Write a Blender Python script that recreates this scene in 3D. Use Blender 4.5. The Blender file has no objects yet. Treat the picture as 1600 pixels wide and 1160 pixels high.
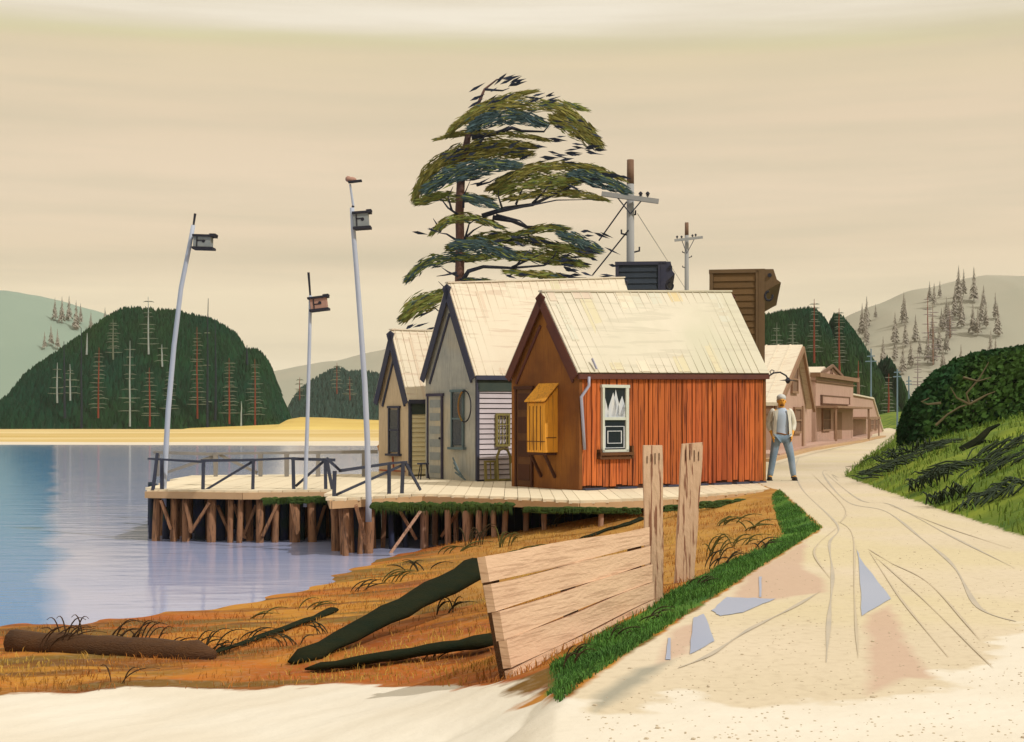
import bpy, math, random
import numpy as np
from mathutils import Vector, Matrix, noise as mnoise
R = random.Random(7)
NR = np.random.RandomState(11)
S = bpy.context.scene
COL = S.collection

# ------------------------------------------------------------------ camera, sky, sun, exposure
F = 2200.0; CAMZ = 1.3; HY = 652.0
cam_d = bpy.data.cameras.new('camera'); cam = bpy.data.objects.new('camera', cam_d); COL.objects.link(cam)
cam.location = (0, 0, CAMZ); cam.rotation_euler = (math.radians(90), 0, 0)
cam_d.sensor_width = 36; cam_d.lens = 36*F/1600; cam_d.shift_y = (HY-580)/1600
cam_d.clip_start = 0.1; cam_d.clip_end = 6000
S.camera = cam
S.view_settings.view_transform = 'Standard'; S.view_settings.look = 'None'
S.view_settings.exposure = 0.0; S.view_settings.gamma = 1.0

SUN_EL = math.radians(47)
SD = Vector((1.0, -0.70, 0)).normalized()          # horizontal direction towards the sun
sun_vec = Vector((SD.x*math.cos(SUN_EL), SD.y*math.cos(SUN_EL), math.sin(SUN_EL)))
sl = bpy.data.lights.new('sun', 'SUN'); sl.energy = 2.7; sl.angle = math.radians(0.5); sl.color = (1, .96, .89)
so = bpy.data.objects.new('sun', sl); COL.objects.link(so)
so.rotation_euler = sun_vec.to_track_quat('Z', 'Y').to_euler(); so.location = (40, -20, 60)

w = bpy.data.worlds.new('World'); S.world = w; w.use_nodes = True
nt = w.node_tree; nt.nodes.clear()
def N(nt, t, **k):
    n = nt.nodes.new(t)
    for a, b in k.items(): setattr(n, a, b)
    return n
def srgb(*c):
    return tuple(((v/255)/12.92 if v/255 <= .04045 else ((v/255+.055)/1.055)**2.4) for v in c)
wo = N(nt, 'ShaderNodeOutputWorld'); bg = N(nt, 'ShaderNodeBackground')
sky = N(nt, 'ShaderNodeTexSky'); sky.sky_type = 'NISHITA'; sky.sun_disc = False
sky.sun_elevation = SUN_EL; sky.sun_rotation = math.atan2(SD.x, SD.y)
tc = N(nt, 'ShaderNodeTexCoord'); sep = N(nt, 'ShaderNodeSeparateXYZ')
nt.links.new(tc.outputs['Generated'], sep.inputs[0])
mp = N(nt, 'ShaderNodeMapping'); mp.inputs['Scale'].default_value = (1.1, 1.1, 16)
nt.links.new(tc.outputs['Generated'], mp.inputs[0])
nz = N(nt, 'ShaderNodeTexNoise'); nz.inputs['Scale'].default_value = 1.6; nz.inputs['Detail'].default_value = 6
nt.links.new(mp.outputs[0], nz.inputs['Vector'])
ad = N(nt, 'ShaderNodeMath', operation='MULTIPLY_ADD'); ad.inputs[1].default_value = .035
nt.links.new(nz.outputs['Fac'], ad.inputs[0]); nt.links.new(sep.outputs['Z'], ad.inputs[2])
rp = N(nt, 'ShaderNodeValToRGB'); cr = rp.color_ramp
stops = [(0.0, (247, 236, 208)), (.05, (244, 229, 198)), (.085, (234, 217, 184)), (.10, (240, 222, 188)), (.135, (229, 208, 176)), (.17, (234, 212, 182)), (.225, (226, 205, 174)), (.262, (222, 204, 168)),
         (.272, (214, 205, 160)), (.283, (240, 230, 210)), (1.0, (240, 232, 216))]
while len(cr.elements) < len(stops): cr.elements.new(.5)
for e, (p, c) in zip(cr.elements, stops): e.position = p; e.color = srgb(*c)+(1,)
nt.links.new(ad.outputs[0], rp.inputs[0])
# greyer streaks of thin cloud
nz2 = N(nt, 'ShaderNodeTexNoise'); nz2.inputs['Scale'].default_value = 2.4; nz2.inputs['Detail'].default_value = 8
mp2 = N(nt, 'ShaderNodeMapping'); mp2.inputs['Scale'].default_value = (.9, .9, 14); mp2.inputs['Location'].default_value = (3, 1, 5)
nt.links.new(tc.outputs['Generated'], mp2.inputs[0]); nt.links.new(mp2.outputs[0], nz2.inputs['Vector'])
rr = N(nt, 'ShaderNodeMapRange'); rr.inputs[1].default_value = .45; rr.inputs[2].default_value = .75; rr.inputs[3].default_value = 0; rr.inputs[4].default_value = .9
nt.links.new(nz2.outputs['Fac'], rr.inputs[0])
mx = N(nt, 'ShaderNodeMixRGB'); mx.inputs[2].default_value = srgb(208, 194, 164)+(1,)
nt.links.new(rr.outputs[0], mx.inputs[0]); nt.links.new(rp.outputs[0], mx.inputs[1])
sc = N(nt, 'ShaderNodeMixRGB', blend_type='MULTIPLY'); sc.inputs[0].default_value = 1; sc.inputs[2].default_value = (.1, .1, .1, 1)
nt.links.new(sky.outputs[0], sc.inputs[1])
mix = N(nt, 'ShaderNodeMixRGB'); mix.inputs[0].default_value = .95
nt.links.new(sc.outputs[0], mix.inputs[1]); nt.links.new(mx.outputs[0], mix.inputs[2])
nt.links.new(mix.outputs[0], bg.inputs['Color']); bg.inputs['Strength'].default_value = 1.09
nt.links.new(bg.outputs[0], wo.inputs[0])

# ------------------------------------------------------------------ helpers
def P(px, py, D): return Vector(((px-800)/F*D, D, CAMZ-(py-HY)/F*D))
def G(px, py, z=0.0):
    D = (CAMZ-z)*F/(py-HY); return Vector(((px-800)/F*D, D, z))

class MB:
    def __init__(s): s.v = []; s.f = []; s.m = []; s.cur = 0
    def add(s, vs, fs):
        o = len(s.v); s.v += [tuple(v) for v in vs]
        for f in fs: s.f.append(tuple(i+o for i in f)); s.m.append(s.cur)
        return s
    def box(s, c, d, rot=None):
        hx, hy, hz = d[0]/2, d[1]/2, d[2]/2; c = Vector(c); vs = []
        for z in (-hz, hz):
            for x, y in ((-hx, -hy), (hx, -hy), (hx, hy), (-hx, hy)):
                p = Vector((x, y, z));
                if rot is not None: p = rot @ p
                vs.append(c+p)
        return s.add(vs, [(0, 3, 2, 1), (4, 5, 6, 7), (0, 1, 5, 4), (1, 2, 6, 5), (2, 3, 7, 6), (3, 0, 4, 7)])
    def b2(s, lo, hi): return s.box([(a+b)/2 for a, b in zip(lo, hi)], [abs(b-a) for a, b in zip(lo, hi)])
    def beam(s, a, b, wd, h, up=(0, 0, 1), wob=0):
        a, b = Vector(a), Vector(b); d = (b-a); L = d.length; d.normalize()
        u = Vector(up)
        if abs(d.dot(u)) > .96: u = Vector((0, 1, 0))
        sx = d.cross(u).normalized(); uz = sx.cross(d).normalized()
        vs = []
        for p, k in ((a, 1+R.uniform(-wob, wob)), (b, 1+R.uniform(-wob, wob))):
            for i, j in ((-1, -1), (1, -1), (1, 1), (-1, 1)): vs.append(p+sx*i*wd/2*k+uz*j*h/2*k)
        return s.add(vs, [(3, 2, 1, 0), (4, 5, 6, 7), (0, 1, 5, 4), (1, 2, 6, 5), (2, 3, 7, 6), (3, 0, 4, 7)])
    def tube(s, pts, rad, n=8, cap=True):
        pts = [Vector(p) for p in pts]
        if not hasattr(rad, '__len__'): rad = [rad]*len(pts)
        vs = []; fs = []
        prev = None
        for i, p in enumerate(pts):
            t = (pts[min(i+1, len(pts)-1)]-pts[max(i-1, 0)]).normalized()
            if prev is None:
                a = Vector((0, 0, 1)) if abs(t.z) < .9 else Vector((1, 0, 0)); u = t.cross(a).normalized()
            else: u = (prev-t*prev.dot(t)).normalized()
            prev = u; v = t.cross(u)
            for k in range(n):
                an = 2*math.pi*k/n; vs.append(p+(u*math.cos(an)+v*math.sin(an))*rad[i])
        for i in range(len(pts)-1):
            for k in range(n): fs.append((i*n+k, i*n+(k+1) % n, (i+1)*n+(k+1) % n, (i+1)*n+k))
        if cap: fs.append(tuple(range(n-1, -1, -1))); fs.append(tuple((len(pts)-1)*n+k for k in range(n)))
        return s.add(vs, fs)
    def prism(s, pts, off):
        n = len(pts); off = Vector(off); a = [Vector(p) for p in pts]
        vs = a+[p+off for p in a]
        fs = [tuple(range(n)), tuple(range(2*n-1, n-1, -1))]+[(i, i+n, (i+1) % n+n, (i+1) % n) for i in range(n)]
        return s.add(vs, fs)
    def ball(s, c, r, n=10, m=6):
        c = Vector(c); r = Vector(r) if hasattr(r, '__len__') else Vector((r, r, r)); vs = []; fs = []
        for i in range(m+1):
            th = math.pi*i/m
            for k in range(n):
                ph = 2*math.pi*k/n; vs.append(c+Vector((r.x*math.sin(th)*math.cos(ph), r.y*math.sin(th)*math.sin(ph), r.z*math.cos(th))))
        for i in range(m):
            for k in range(n): fs.append((i*n+k, (i+1)*n+k, (i+1)*n+(k+1) % n, i*n+(k+1) % n))
        return s.add(vs, fs)
    def build(s, name, mats, parent=None, smooth=False, fix=True):
        me = bpy.data.meshes.new(name); me.from_pydata(s.v, [], s.f)
        if not isinstance(mats, (list, tuple)): mats = [mats]
        for m in mats: me.materials.append(m)
        me.polygons.foreach_set('material_index', s.m)
        if smooth: me.polygons.foreach_set('use_smooth', [True]*len(s.f))
        me.update()
        if fix and len(s.f) < 20000:
            import bmesh
            bm = bmesh.new(); bm.from_mesh(me); bmesh.ops.recalc_face_normals(bm, faces=bm.faces); bm.to_mesh(me); bm.free()
        o = bpy.data.objects.new(name, me); COL.objects.link(o)
        if parent is not None: o.parent = parent
        return o

def tag(o, label=None, cat=None, group=None, kind=None):
    if label: o['label'] = label
    if cat: o['category'] = cat
    if group: o['group'] = group
    if kind: o['kind'] = kind
    return o
def thing(name, loc, label, cat, group=None, rz=0):
    o = bpy.data.objects.new(name, None); COL.objects.link(o); o.location = loc; o.rotation_euler = (0, 0, rz); o.empty_display_size = .2
    return tag(o, label, cat, group)
def struct(o): o['kind'] = 'structure'; return o

MATS = {}
def mat(name, col, col2=None, rough=.85, scale=2.0, var=.5, bump=.15, bscale=None, spec=.25, stretch=(1, 1, 1), island=0.0, grain=None, col3=None, detail=6, metallic=0):
    """base colour mottled between col and col2 (linear), optional long streaks, random tone per board"""
    m = bpy.data.materials.new(name); m.use_nodes = True; nt = m.node_tree; nt.nodes.clear()
    out = N(nt, 'ShaderNodeOutputMaterial'); b = N(nt, 'ShaderNodeBsdfPrincipled')
    nt.links.new(b.outputs[0], out.inputs[0])
    b.inputs['Roughness'].default_value = rough; b.inputs['Specular IOR Level'].default_value = spec; b.inputs['Metallic'].default_value = metallic
    if col2 is None: col2 = tuple(c*.72 for c in col)
    tc = N(nt, 'ShaderNodeTexCoord'); mp = N(nt, 'ShaderNodeMapping'); mp.inputs['Scale'].default_value = stretch
    nt.links.new(tc.outputs['Object'], mp.inputs[0])
    n1 = N(nt, 'ShaderNodeTexNoise'); n1.inputs['Scale'].default_value = scale; n1.inputs['Detail'].default_value = detail; n1.inputs['Roughness'].default_value = .62
    nt.links.new(mp.outputs[0], n1.inputs['Vector'])
    r1 = N(nt, 'ShaderNodeMapRange'); r1.inputs[1].default_value = .5-.22; r1.inputs[2].default_value = .5+.22
    nt.links.new(n1.outputs['Fac'], r1.inputs[0])
    mx = N(nt, 'ShaderNodeMixRGB'); mx.inputs[1].default_value = tuple(col)+(1,); mx.inputs[2].default_value = tuple(col2)+(1,)
    nt.links.new(r1.outputs[0], mx.inputs[0]); cur = mx.outputs[0]
    if col3 is not None:
        n3 = N(nt, 'ShaderNodeTexNoise'); n3.inputs['Scale'].default_value = scale*.37; n3.inputs['Detail'].default_value = 4
        mp3 = N(nt, 'ShaderNodeMapping'); mp3.inputs['Location'].default_value = (7, 3, 1); nt.links.new(mp.outputs[0], mp3.inputs[0]); nt.links.new(mp3.outputs[0], n3.inputs['Vector'])
        r3 = N(nt, 'ShaderNodeMapRange'); r3.inputs[1].default_value = .48; r3.inputs[2].default_value = .62
        nt.links.new(n3.outputs['Fac'], r3.inputs[0])
        m3 = N(nt, 'ShaderNodeMixRGB'); m3.inputs[2].default_value = tuple(col3)+(1,)
        nt.links.new(r3.outputs[0], m3.inputs[0]); nt.links.new(cur, m3.inputs[1]); cur = m3.outputs[0]
    if grain is not None:   # fine grain lines: (stretch, scale, colour, amount)
        g = N(nt, 'ShaderNodeTexNoise'); mg = N(nt, 'ShaderNodeMapping'); mg.inputs['Scale'].default_value = grain[0]
        nt.links.new(tc.outputs['Object'], mg.inputs[0]); nt.links.new(mg.outputs[0], g.inputs['Vector'])
        g.inputs['Scale'].default_value = grain[1]; g.inputs['Detail'].default_value = 3; g.inputs['Distortion'].default_value = .4
        rg = N(nt, 'ShaderNodeMapRange'); rg.inputs[1].default_value = .54; rg.inputs[2].default_value = .6; rg.inputs[4].default_value = grain[3]
        nt.links.new(g.outputs['Fac'], rg.inputs[0])
        m4 = N(nt, 'ShaderNodeMixRGB'); m4.inputs[2].default_value = tuple(grain[2])+(1,)
        nt.links.new(rg.outputs[0], m4.inputs[0]); nt.links.new(cur, m4.inputs[1]); cur = m4.outputs[0]
    if island:
        ge = N(nt, 'ShaderNodeNewGeometry'); hs = N(nt, 'ShaderNodeHueSaturation')
        ri = N(nt, 'ShaderNodeMapRange'); ri.inputs[3].default_value = 1-island; ri.inputs[4].default_value = 1+island
        nt.links.new(ge.outputs['Random Per Island'], ri.inputs[0]); nt.links.new(ri.outputs[0], hs.inputs['Value'])
        nt.links.new(cur, hs.inputs['Color']); cur = hs.outputs[0]
    nt.links.new(cur, b.inputs['Base Color'])
    if bump:
        nb = N(nt, 'ShaderNodeTexNoise'); nb.inputs['Scale'].default_value = bscale or scale*12; nb.inputs['Detail'].default_value = 4
        nt.links.new(mp.outputs[0], nb.inputs['Vector'])
        bp = N(nt, 'ShaderNodeBump'); bp.inputs['Strength'].default_value = bump; bp.inputs['Distance'].default_value = .02
        nt.links.new(nb.outputs['Fac'], bp.inputs['Height']); nt.links.new(bp.outputs[0], b.inputs['Normal'])
    MATS[name] = m; return m

VG = ((14, 14, .7), 3.0)
M = {}
def mk(k, *a, **kw): M[k] = mat(k, *a, **kw)
mk('roof_tin', (.66, .60, .49), (.58, .53, .42), rough=.6, scale=.9, col3=(.55, .52, .40), bump=.06, grain=((.35, 5, 5), 2.0, (.50, .46, .36), .55))
mk('roof_tin_pale', (.70, .63, .50), (.66, .57, .44), rough=.65, scale=.9, bump=.06, grain=((.35, 6, 6), 2.0, (.52, .38, .28), .5))
for k_, a_, b_ in (('sheet_pink', (.56, .45, .36), (.62, .53, .42)), ('sheet_blue', (.56, .55, .46), (.60, .56, .44)), ('sheet_straw', (.62, .56, .38), (.58, .52, .36)), ('sheet_ochre', (.62, .49, .26), (.62, .53, .34)), ('sheet_pale', (.70, .63, .50), (.64, .57, .44)), ('sheet_rust', (.60, .46, .33), (.66, .57, .45))):
    mk(k_, a_, b_, rough=.6, scale=1.5, bump=.05, grain=((.35, 6, 6), 2.0, (.5, .42, .3), .5))
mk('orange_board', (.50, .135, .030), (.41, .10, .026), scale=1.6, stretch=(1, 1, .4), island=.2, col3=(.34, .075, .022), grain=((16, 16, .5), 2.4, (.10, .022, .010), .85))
mk('orange_gable_shaded', (.21, .072, .016), (.12, .045, .014), scale=1.4, col3=(.28, .11, .022), bump=.2, grain=((16, 16, .5), 3, (.12, .04, .015), .4))  # darker copy of the orange paint; the gable's shade is in the colour
mk('dark_gap', (.075, .025, .012), (.05, .02, .012))
mk('maroon_trim', (.13, .045, .028), (.08, .03, .03))
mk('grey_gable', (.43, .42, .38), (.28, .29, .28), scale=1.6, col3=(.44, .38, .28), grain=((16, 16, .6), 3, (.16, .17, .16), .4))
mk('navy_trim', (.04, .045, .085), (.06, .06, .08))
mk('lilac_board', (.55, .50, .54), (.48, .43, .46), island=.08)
mk('navy_gap', (.06, .055, .09))
mk('green_frieze', (.035, .055, .05), (.06, .075, .06))
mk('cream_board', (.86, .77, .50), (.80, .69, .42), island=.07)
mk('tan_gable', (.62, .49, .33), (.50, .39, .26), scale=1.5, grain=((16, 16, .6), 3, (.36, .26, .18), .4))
mk('gold_box', (.78, .36, .04), (.62, .27, .03), scale=2.5, grain=((14, 14, .5), 3, (.32, .15, .03), .7))
mk('brown_wood', (.13, .055, .02), (.08, .035, .016))
mk('pipe_lilac', (.36, .36, .46), (.30, .31, .40), rough=.5, spec=.4)
mk('white_frame', (.60, .62, .55), (.46, .50, .44))
mk('curtain', (.42, .48, .58), (.62, .62, .60), scale=6, stretch=(3, 3, .6))
mk('deck_top', (.72, .63, .47), (.66, .56, .40), scale=2.5, island=.06, rough=.9)
mk('deck_edge', (.52, .34, .19), (.44, .28, .15), scale=3)
mk('pile_tan', (.33, .17, .09), (.22, .11, .06), scale=5, stretch=(1, 1, .6), bump=.6, grain=((10, 10, 1), 4, (.07, .04, .03), .7))
mk('pile_pink', (.40, .24, .17), (.33, .19, .13), scale=4, grain=((12, 12, .7), 3, (.12, .07, .05), .7))
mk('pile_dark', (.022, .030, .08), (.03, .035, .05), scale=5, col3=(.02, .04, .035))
mk('moss', (.06, .10, .015), (.02, .045, .012), scale=8, bump=.8)
mk('rail_navy', (.035, .042, .07), (.055, .06, .08), scale=6)
mk('rail_grey', (.26, .24, .22), (.20, .19, .18), scale=6)
mk('pole_blue', (.44, .48, .57), (.36, .40, .50), scale=3, stretch=(1, 1, .3), rough=.6)
mk('ink', (.02, .02, .03), (.03, .03, .04))
mk('box_grey', (.27, .29, .29), (.20, .22, .23), scale=8)
mk('box_pink', (.42, .24, .18), (.34, .19, .15), scale=8)
mk('wall_plank', (.68, .47, .32), (.58, .38, .25), scale=2.2, stretch=(.6, .6, 2), island=.05, bump=.35, grain=((.9, .9, 26), 2.6, (.36, .21, .13), .5))
mk('post_wood', (.64, .45, .31), (.52, .35, .23), scale=3, stretch=(1, 1, .4), bump=.4, grain=((20, 20, 1.1), 2.2, (.20, .08, .045), .9))
mk('dark_timber_shadow', (.010, .017, .011), (.022, .022, .010), spec=.02, scale=4, bump=.5, stretch=(.6, 2, 2))  # also colours the slabs that stand for the plank wall's shadow
mk('log_brown', (.10, .045, .016), (.06, .028, .014), scale=4, bump=.8, stretch=(.4, 2, 2))
mk('olive_wood', (.25, .21, .07), (.18, .15, .05))
mk('steel_blue', (.12, .17, .19), (.09, .13, .15))
mk('store_brown', (.155, .088, .036), (.11, .064, .028), scale=2, island=.12)
mk('store_brown_trim', (.16, .10, .052), (.12, .075, .04))
mk('store_dark', (.045, .06, .085), (.035, .045, .06), scale=2, island=.12)
mk('pink_wall', (.50, .33, .26), (.44, .28, .22), scale=.8, grain=((6, 6, .8), 1.2, (.34, .21, .15), .35))
mk('pink_trim', (.30, .18, .11), (.24, .14, .09))
mk('pink_dark', (.22, .13, .085), (.17, .10, .07))
mk('upole_grey', (.34, .33, .32), (.27, .28, .29), scale=2, stretch=(1, 1, .3))
mk('upole_brown', (.15, .08, .05), (.20, .12, .08), scale=3)
mk('far_pole', (.16, .24, .30), (.12, .18, .24))
mk('bark', (.24, .12, .085), (.09, .05, .05), scale=1.1, bump=.5, col3=(.04, .03, .04))
mk('branch_ink', (.028, .035, .06), (.04, .04, .05))
mk('leaf_olive', (.225, .195, .042), (.15, .135, .03), scale=1.5, bump=0, island=.35, rough=.8)
mk('leaf_green', (.19, .215, .045), (.12, .15, .035), scale=1.5, bump=0, island=.35, rough=.8)
mk('leaf_blue_shade', (.035, .068, .085), (.05, .085, .08), scale=1.5, bump=0, island=.35, rough=.8)  # bluish leaves that paint the shading of the pine crown
mk('leaf_ink', (.018, .026, .05), bump=0, rough=.8)
mk('hill_green', (.008, .034, .018), (.012, .04, .012), scale=.08, bump=0)
mk('conifer_dark', (.005, .034, .022), (.010, .040, .012), scale=.06, bump=0, island=.35, col3=(.022, .045, .008), spec=.08)
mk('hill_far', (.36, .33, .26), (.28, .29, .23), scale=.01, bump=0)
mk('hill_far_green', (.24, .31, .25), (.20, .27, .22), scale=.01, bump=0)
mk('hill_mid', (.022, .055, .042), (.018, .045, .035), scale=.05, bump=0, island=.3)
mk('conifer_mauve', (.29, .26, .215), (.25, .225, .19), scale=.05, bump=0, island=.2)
mk('snag_navy', (.014, .022, .035)); mk('snag_pale', (.33, .37, .37), (.24, .28, .28)); mk('snag_red', (.24, .04, .018), (.14, .035, .02)); mk('snag_brown', (.22, .12, .08))
mk('twig_grey', (.15, .165, .12), (.09, .12, .085), scale=.5, bump=0, island=.3)
mk('twig_mauve', (.24, .20, .20), bump=0)
mk('marsh', (.62, .46, .19), (.46, .31, .08), scale=.06, bump=.1, col3=(.66, .52, .26), stretch=(.22, 1.6, 1))
mk('mound_yellow', (.66, .50, .16), (.42, .27, .05), scale=.05, stretch=(.4, 1, 14), bump=0, col3=(.70, .55, .22))
mk('pale_sand', (.68, .60, .48), (.60, .53, .42), scale=.2)
mk('bush_leaf', (.010, .040, .018), (.020, .058, .014), scale=.8, bump=0, island=.35, col3=(.035, .075, .014), spec=.1)
mk('twig_brown', (.13, .10, .05), (.10, .08, .045))
mk('grass_green', (.17, .235, .028), (.07, .14, .022), scale=1.0, bump=0, island=.4)
mk('verge_blade', (.085, .20, .028), (.035, .10, .02), scale=1.0, bump=0, island=.45)
mk('dry_blade', (.40, .16, .028), (.27, .09, .018), scale=1.0, bump=0, island=.4, col3=(.42, .27, .05))
mk('dark_blade', (.03, .032, .015), (.055, .032, .012), bump=0)
mk('brown_blade', (.07, .032, .012), (.04, .022, .012), bump=0)
mk('rut', (.52, .44, .32), (.46, .39, .29), scale=3)
mk('rut_dark', (.40, .36, .30), (.50, .43, .33), scale=3)
mk('damp_pink', (.53, .37, .27), (.46, .32, .25), scale=1.5)
mk('shade_grey', (.33, .31, .25), (.27, .27, .23), scale=1.5)  # grey tone of the painted shade strip by the verge
mk('skin', (.82, .40, .06), (.72, .33, .05), scale=8, bump=0, rough=.6)
mk('beard', (.26, .10, .02)); mk('hair', (.62, .62, .60), (.50, .50, .50), scale=30)
mk('vest', (.46, .52, .64), (.38, .46, .58), scale=4); mk('shirt_white', (.72, .68, .58), (.64, .62, .56), scale=6)
mk('jeans', (.14, .22, .30), (.34, .40, .50), scale=1.6, col3=(.10, .17, .25)); mk('boot', (.05, .045, .04)); mk('eye', (.02, .02, .02))
mk('rust_ring', (.30, .10, .03), (.20, .16, .04))
mk('rust_red', (.36, .08, .03))

def glass():
    m = bpy.data.materials.new('window_glass'); m.use_nodes = True; nt = m.node_tree; b = nt.nodes['Principled BSDF']
    b.inputs['Base Color'].default_value = (.015, .02, .03, 1); b.inputs['Roughness'].default_value = .12; b.inputs['Specular IOR Level'].default_value = .5
    return m
M['glass'] = glass()
def water_mat(name, deep=True, base=(.36, .38, .54), base2=(.30, .34, .53)):
    m = bpy.data.materials.new(name); m.use_nodes = True; nt = m.node_tree; b = nt.nodes['Principled BSDF']
    b.inputs['Roughness'].default_value = .09; b.inputs['IOR'].default_value = 1.14; b.inputs['Specular IOR Level'].default_value = .5
    tc = N(nt, 'ShaderNodeTexCoord'); n = N(nt, 'ShaderNodeTexNoise'); n.inputs['Scale'].default_value = .35; n.inputs['Detail'].default_value = 5
    nt.links.new(tc.outputs['Object'], n.inputs['Vector'])
    r = N(nt, 'ShaderNodeMapRange'); r.inputs[1].default_value = .35; r.inputs[2].default_value = .65; nt.links.new(n.outputs['Fac'], r.inputs[0])
    mx = N(nt, 'ShaderNodeMixRGB'); mx.inputs[1].default_value = base+(1,); mx.inputs[2].default_value = base2+(1,)
    nt.links.new(r.outputs[0], mx.inputs[0]); cur = mx.outputs[0]
    if deep:  # a deeper, bluer channel off to the left
        s = N(nt, 'ShaderNodeSeparateXYZ'); nt.links.new(tc.outputs['Object'], s.inputs[0])
        a = N(nt, 'ShaderNodeMath', operation='MULTIPLY_ADD'); a.inputs[1].default_value = .325; nt.links.new(s.outputs['Y'], a.inputs[0]); nt.links.new(s.outputs['X'], a.inputs[2])
        a2 = N(nt, 'ShaderNodeMath', operation='MULTIPLY_ADD'); a2.inputs[1].default_value = 1.2; nt.links.new(n.outputs['Fac'], a2.inputs[0]); nt.links.new(a.outputs[0], a2.inputs[2])
        q = N(nt, 'ShaderNodeMapRange'); q.inputs[1].default_value = .75; q.inputs[2].default_value = .35; q.clamp = True; nt.links.new(a2.outputs[0], q.inputs[0])
        m2 = N(nt, 'ShaderNodeMixRGB'); m2.inputs[2].default_value = (.002, .16, .42, 1); nt.links.new(q.outputs[0], m2.inputs[0]); nt.links.new(cur, m2.inputs[1]); cur = m2.outputs[0]
    nt.links.new(cur, b.inputs['Base Color'])
    nb = N(nt, 'ShaderNodeTexNoise'); nb.inputs['Scale'].default_value = 1.6; nb.inputs['Detail'].default_value = 5
    mp = N(nt, 'ShaderNodeMapping'); mp.inputs['Scale'].default_value = (.6, 1.6, 1); nt.links.new(tc.outputs['Object'], mp.inputs[0]); nt.links.new(mp.outputs[0], nb.inputs['Vector'])
    bp = N(nt, 'ShaderNodeBump'); bp.inputs['Strength'].default_value = .28; bp.inputs['Distance'].default_value = .035
    nt.links.new(nb.outputs['Fac'], bp.inputs['Height']); nt.links.new(bp.outputs[0], b.inputs['Normal'])
    return m
M['water'] = water_mat('water'); M['puddle'] = water_mat('puddle_water', False, (.36, .40, .52), (.30, .35, .48))
pb_ = M['puddle'].node_tree.nodes
pb_['Principled BSDF'].inputs['Roughness'].default_value = .3
for n_ in pb_:
    if n_.bl_idname == 'ShaderNodeBump': n_.inputs['Strength'].default_value = .03

# ------------------------------------------------------------------ terrain
WZ = -0.95
def gxy(px, py, z=0.0): p = G(px, py, z); return (p.x, p.y)
def dxy(px, D): return ((px-800)/F*D, D)
def seg_dist(X, Y, poly, closed=True):
    d = np.full(X.shape, 1e9); n = len(poly)
    for i in range(n if closed else n-1):
        ax, ay = poly[i]; bx, by = poly[(i+1) % n]; dx, dy = bx-ax, by-ay
        t = np.clip(((X-ax)*dx+(Y-ay)*dy)/(dx*dx+dy*dy+1e-12), 0, 1)
        d = np.minimum(d, np.hypot(X-ax-t*dx, Y-ay-t*dy))
    return d
def inside(X, Y, poly):
    r = np.zeros(X.shape, bool); n = len(poly)
    for i in range(n):
        ax, ay = poly[i]; bx, by = poly[(i+1) % n]
        if ay == by: continue
        c = ((ay > Y) != (by > Y)) & (X < (bx-ax)*(Y-ay)/(by-ay)+ax)
        r ^= c
    return r
def sdist(X, Y, poly):
    d = seg_dist(X, Y, poly); return np.where(inside(X, Y, poly), d, -d)
verge_outer = [gxy(*p) for p in [(1218, 766), (1285, 825), (1190, 886), (1090, 950), (985, 1018), (905, 1072)]]
LAND = [dxy(640, 500), dxy(610, 110), dxy(640, 60), dxy(690, 36), (0.5, 33.5), (5.0, 30.2), gxy(1200, 762)]+verge_outer+[gxy(870, 1110), (.1, 4.5), (-.5, 2), (-.6, -3), (60, -3), (600, 500)]
VERGE = verge_outer+[gxy(872, 1098), gxy(850, 1070, -.12), gxy(862, 1042, -.2), gxy(930, 990, -.16), gxy(1040, 932, -.1), gxy(1120, 886, -.1), gxy(1222, 832, -.05), gxy(1205, 776, -.03)]
HILLS = [(38, 179), gxy(1400, 672), gxy(1394, 690), gxy(1345, 722), gxy(1318, 745), gxy(1380, 768), gxy(1450, 792), gxy(1530, 818), gxy(1600, 842), gxy(1720, 890), gxy(1900, 980), (60, 8), (300, 179)]
ctrl = []
for p in verge_outer+[(.1, 4.5), (-.5, 2)]: ctrl.append((p[0], p[1], 0))
for px, py, z in [(1150, 800, -.2), (1210, 800, -.08), (1120, 860, -.2), (1080, 895, -.14), (1020, 940, -.12), (795, 1062, -.35), (900, 1008, -.25), (860, 1035, -.2),
                  (940, 850, -.5), (820, 870, -.68), (700, 852, -.86), (760, 840, -.72), (900, 815, -.44), (1000, 800, -.28), (1100, 790, -.16), (1170, 778, -.06),
                  (-300, 1000, WZ), (-100, 985, WZ), (80, 973, WZ), (300, 957, WZ), (450, 930, WZ), (560, 888, WZ), (620, 868, WZ),
                  (100, 1040, -.80), (300, 1045, -.78), (500, 1045, -.72), (500, 990, -.80), (650, 940, -.78), (700, 1050, -.6), (300, 1160, -.6), (700, 1160, -.42), (850, 1130, -.15), (0, 1160, -.7), (-400, 1160, -.7),
                  (0, 900, -1.5), (300, 850, -1.6), (500, 850, -1.35), (-500, 900, -1.6)]:
    p = G(px, py, z); ctrl.append((p.x, p.y, z))
for px, D, z in [(600, 27, -1.3), (800, 28, -1.0), (1000, 28, -.6), (300, 30, -1.6), (600, 31, -1.5), (0, 30, -1.6), (900, 31, -.8), (1195, 29, -.05), (300, 40, -1.6), (-300, 40, -1.6)]:
    p = P(px, 0, D); ctrl.append((p.x, p.y, z))
ctrl = np.array(ctrl)
K = np.hypot(ctrl[:, 0][:, None]-ctrl[:, 0], ctrl[:, 1][:, None]-ctrl[:, 1])
A = np.zeros((len(ctrl)+1,)*2); A[:-1, :-1] = K; A[-1, :-1] = 1; A[:-1, -1] = 1
wts = np.linalg.lstsq(A, np.append(ctrl[:, 2], 0), rcond=None)[0]
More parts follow.
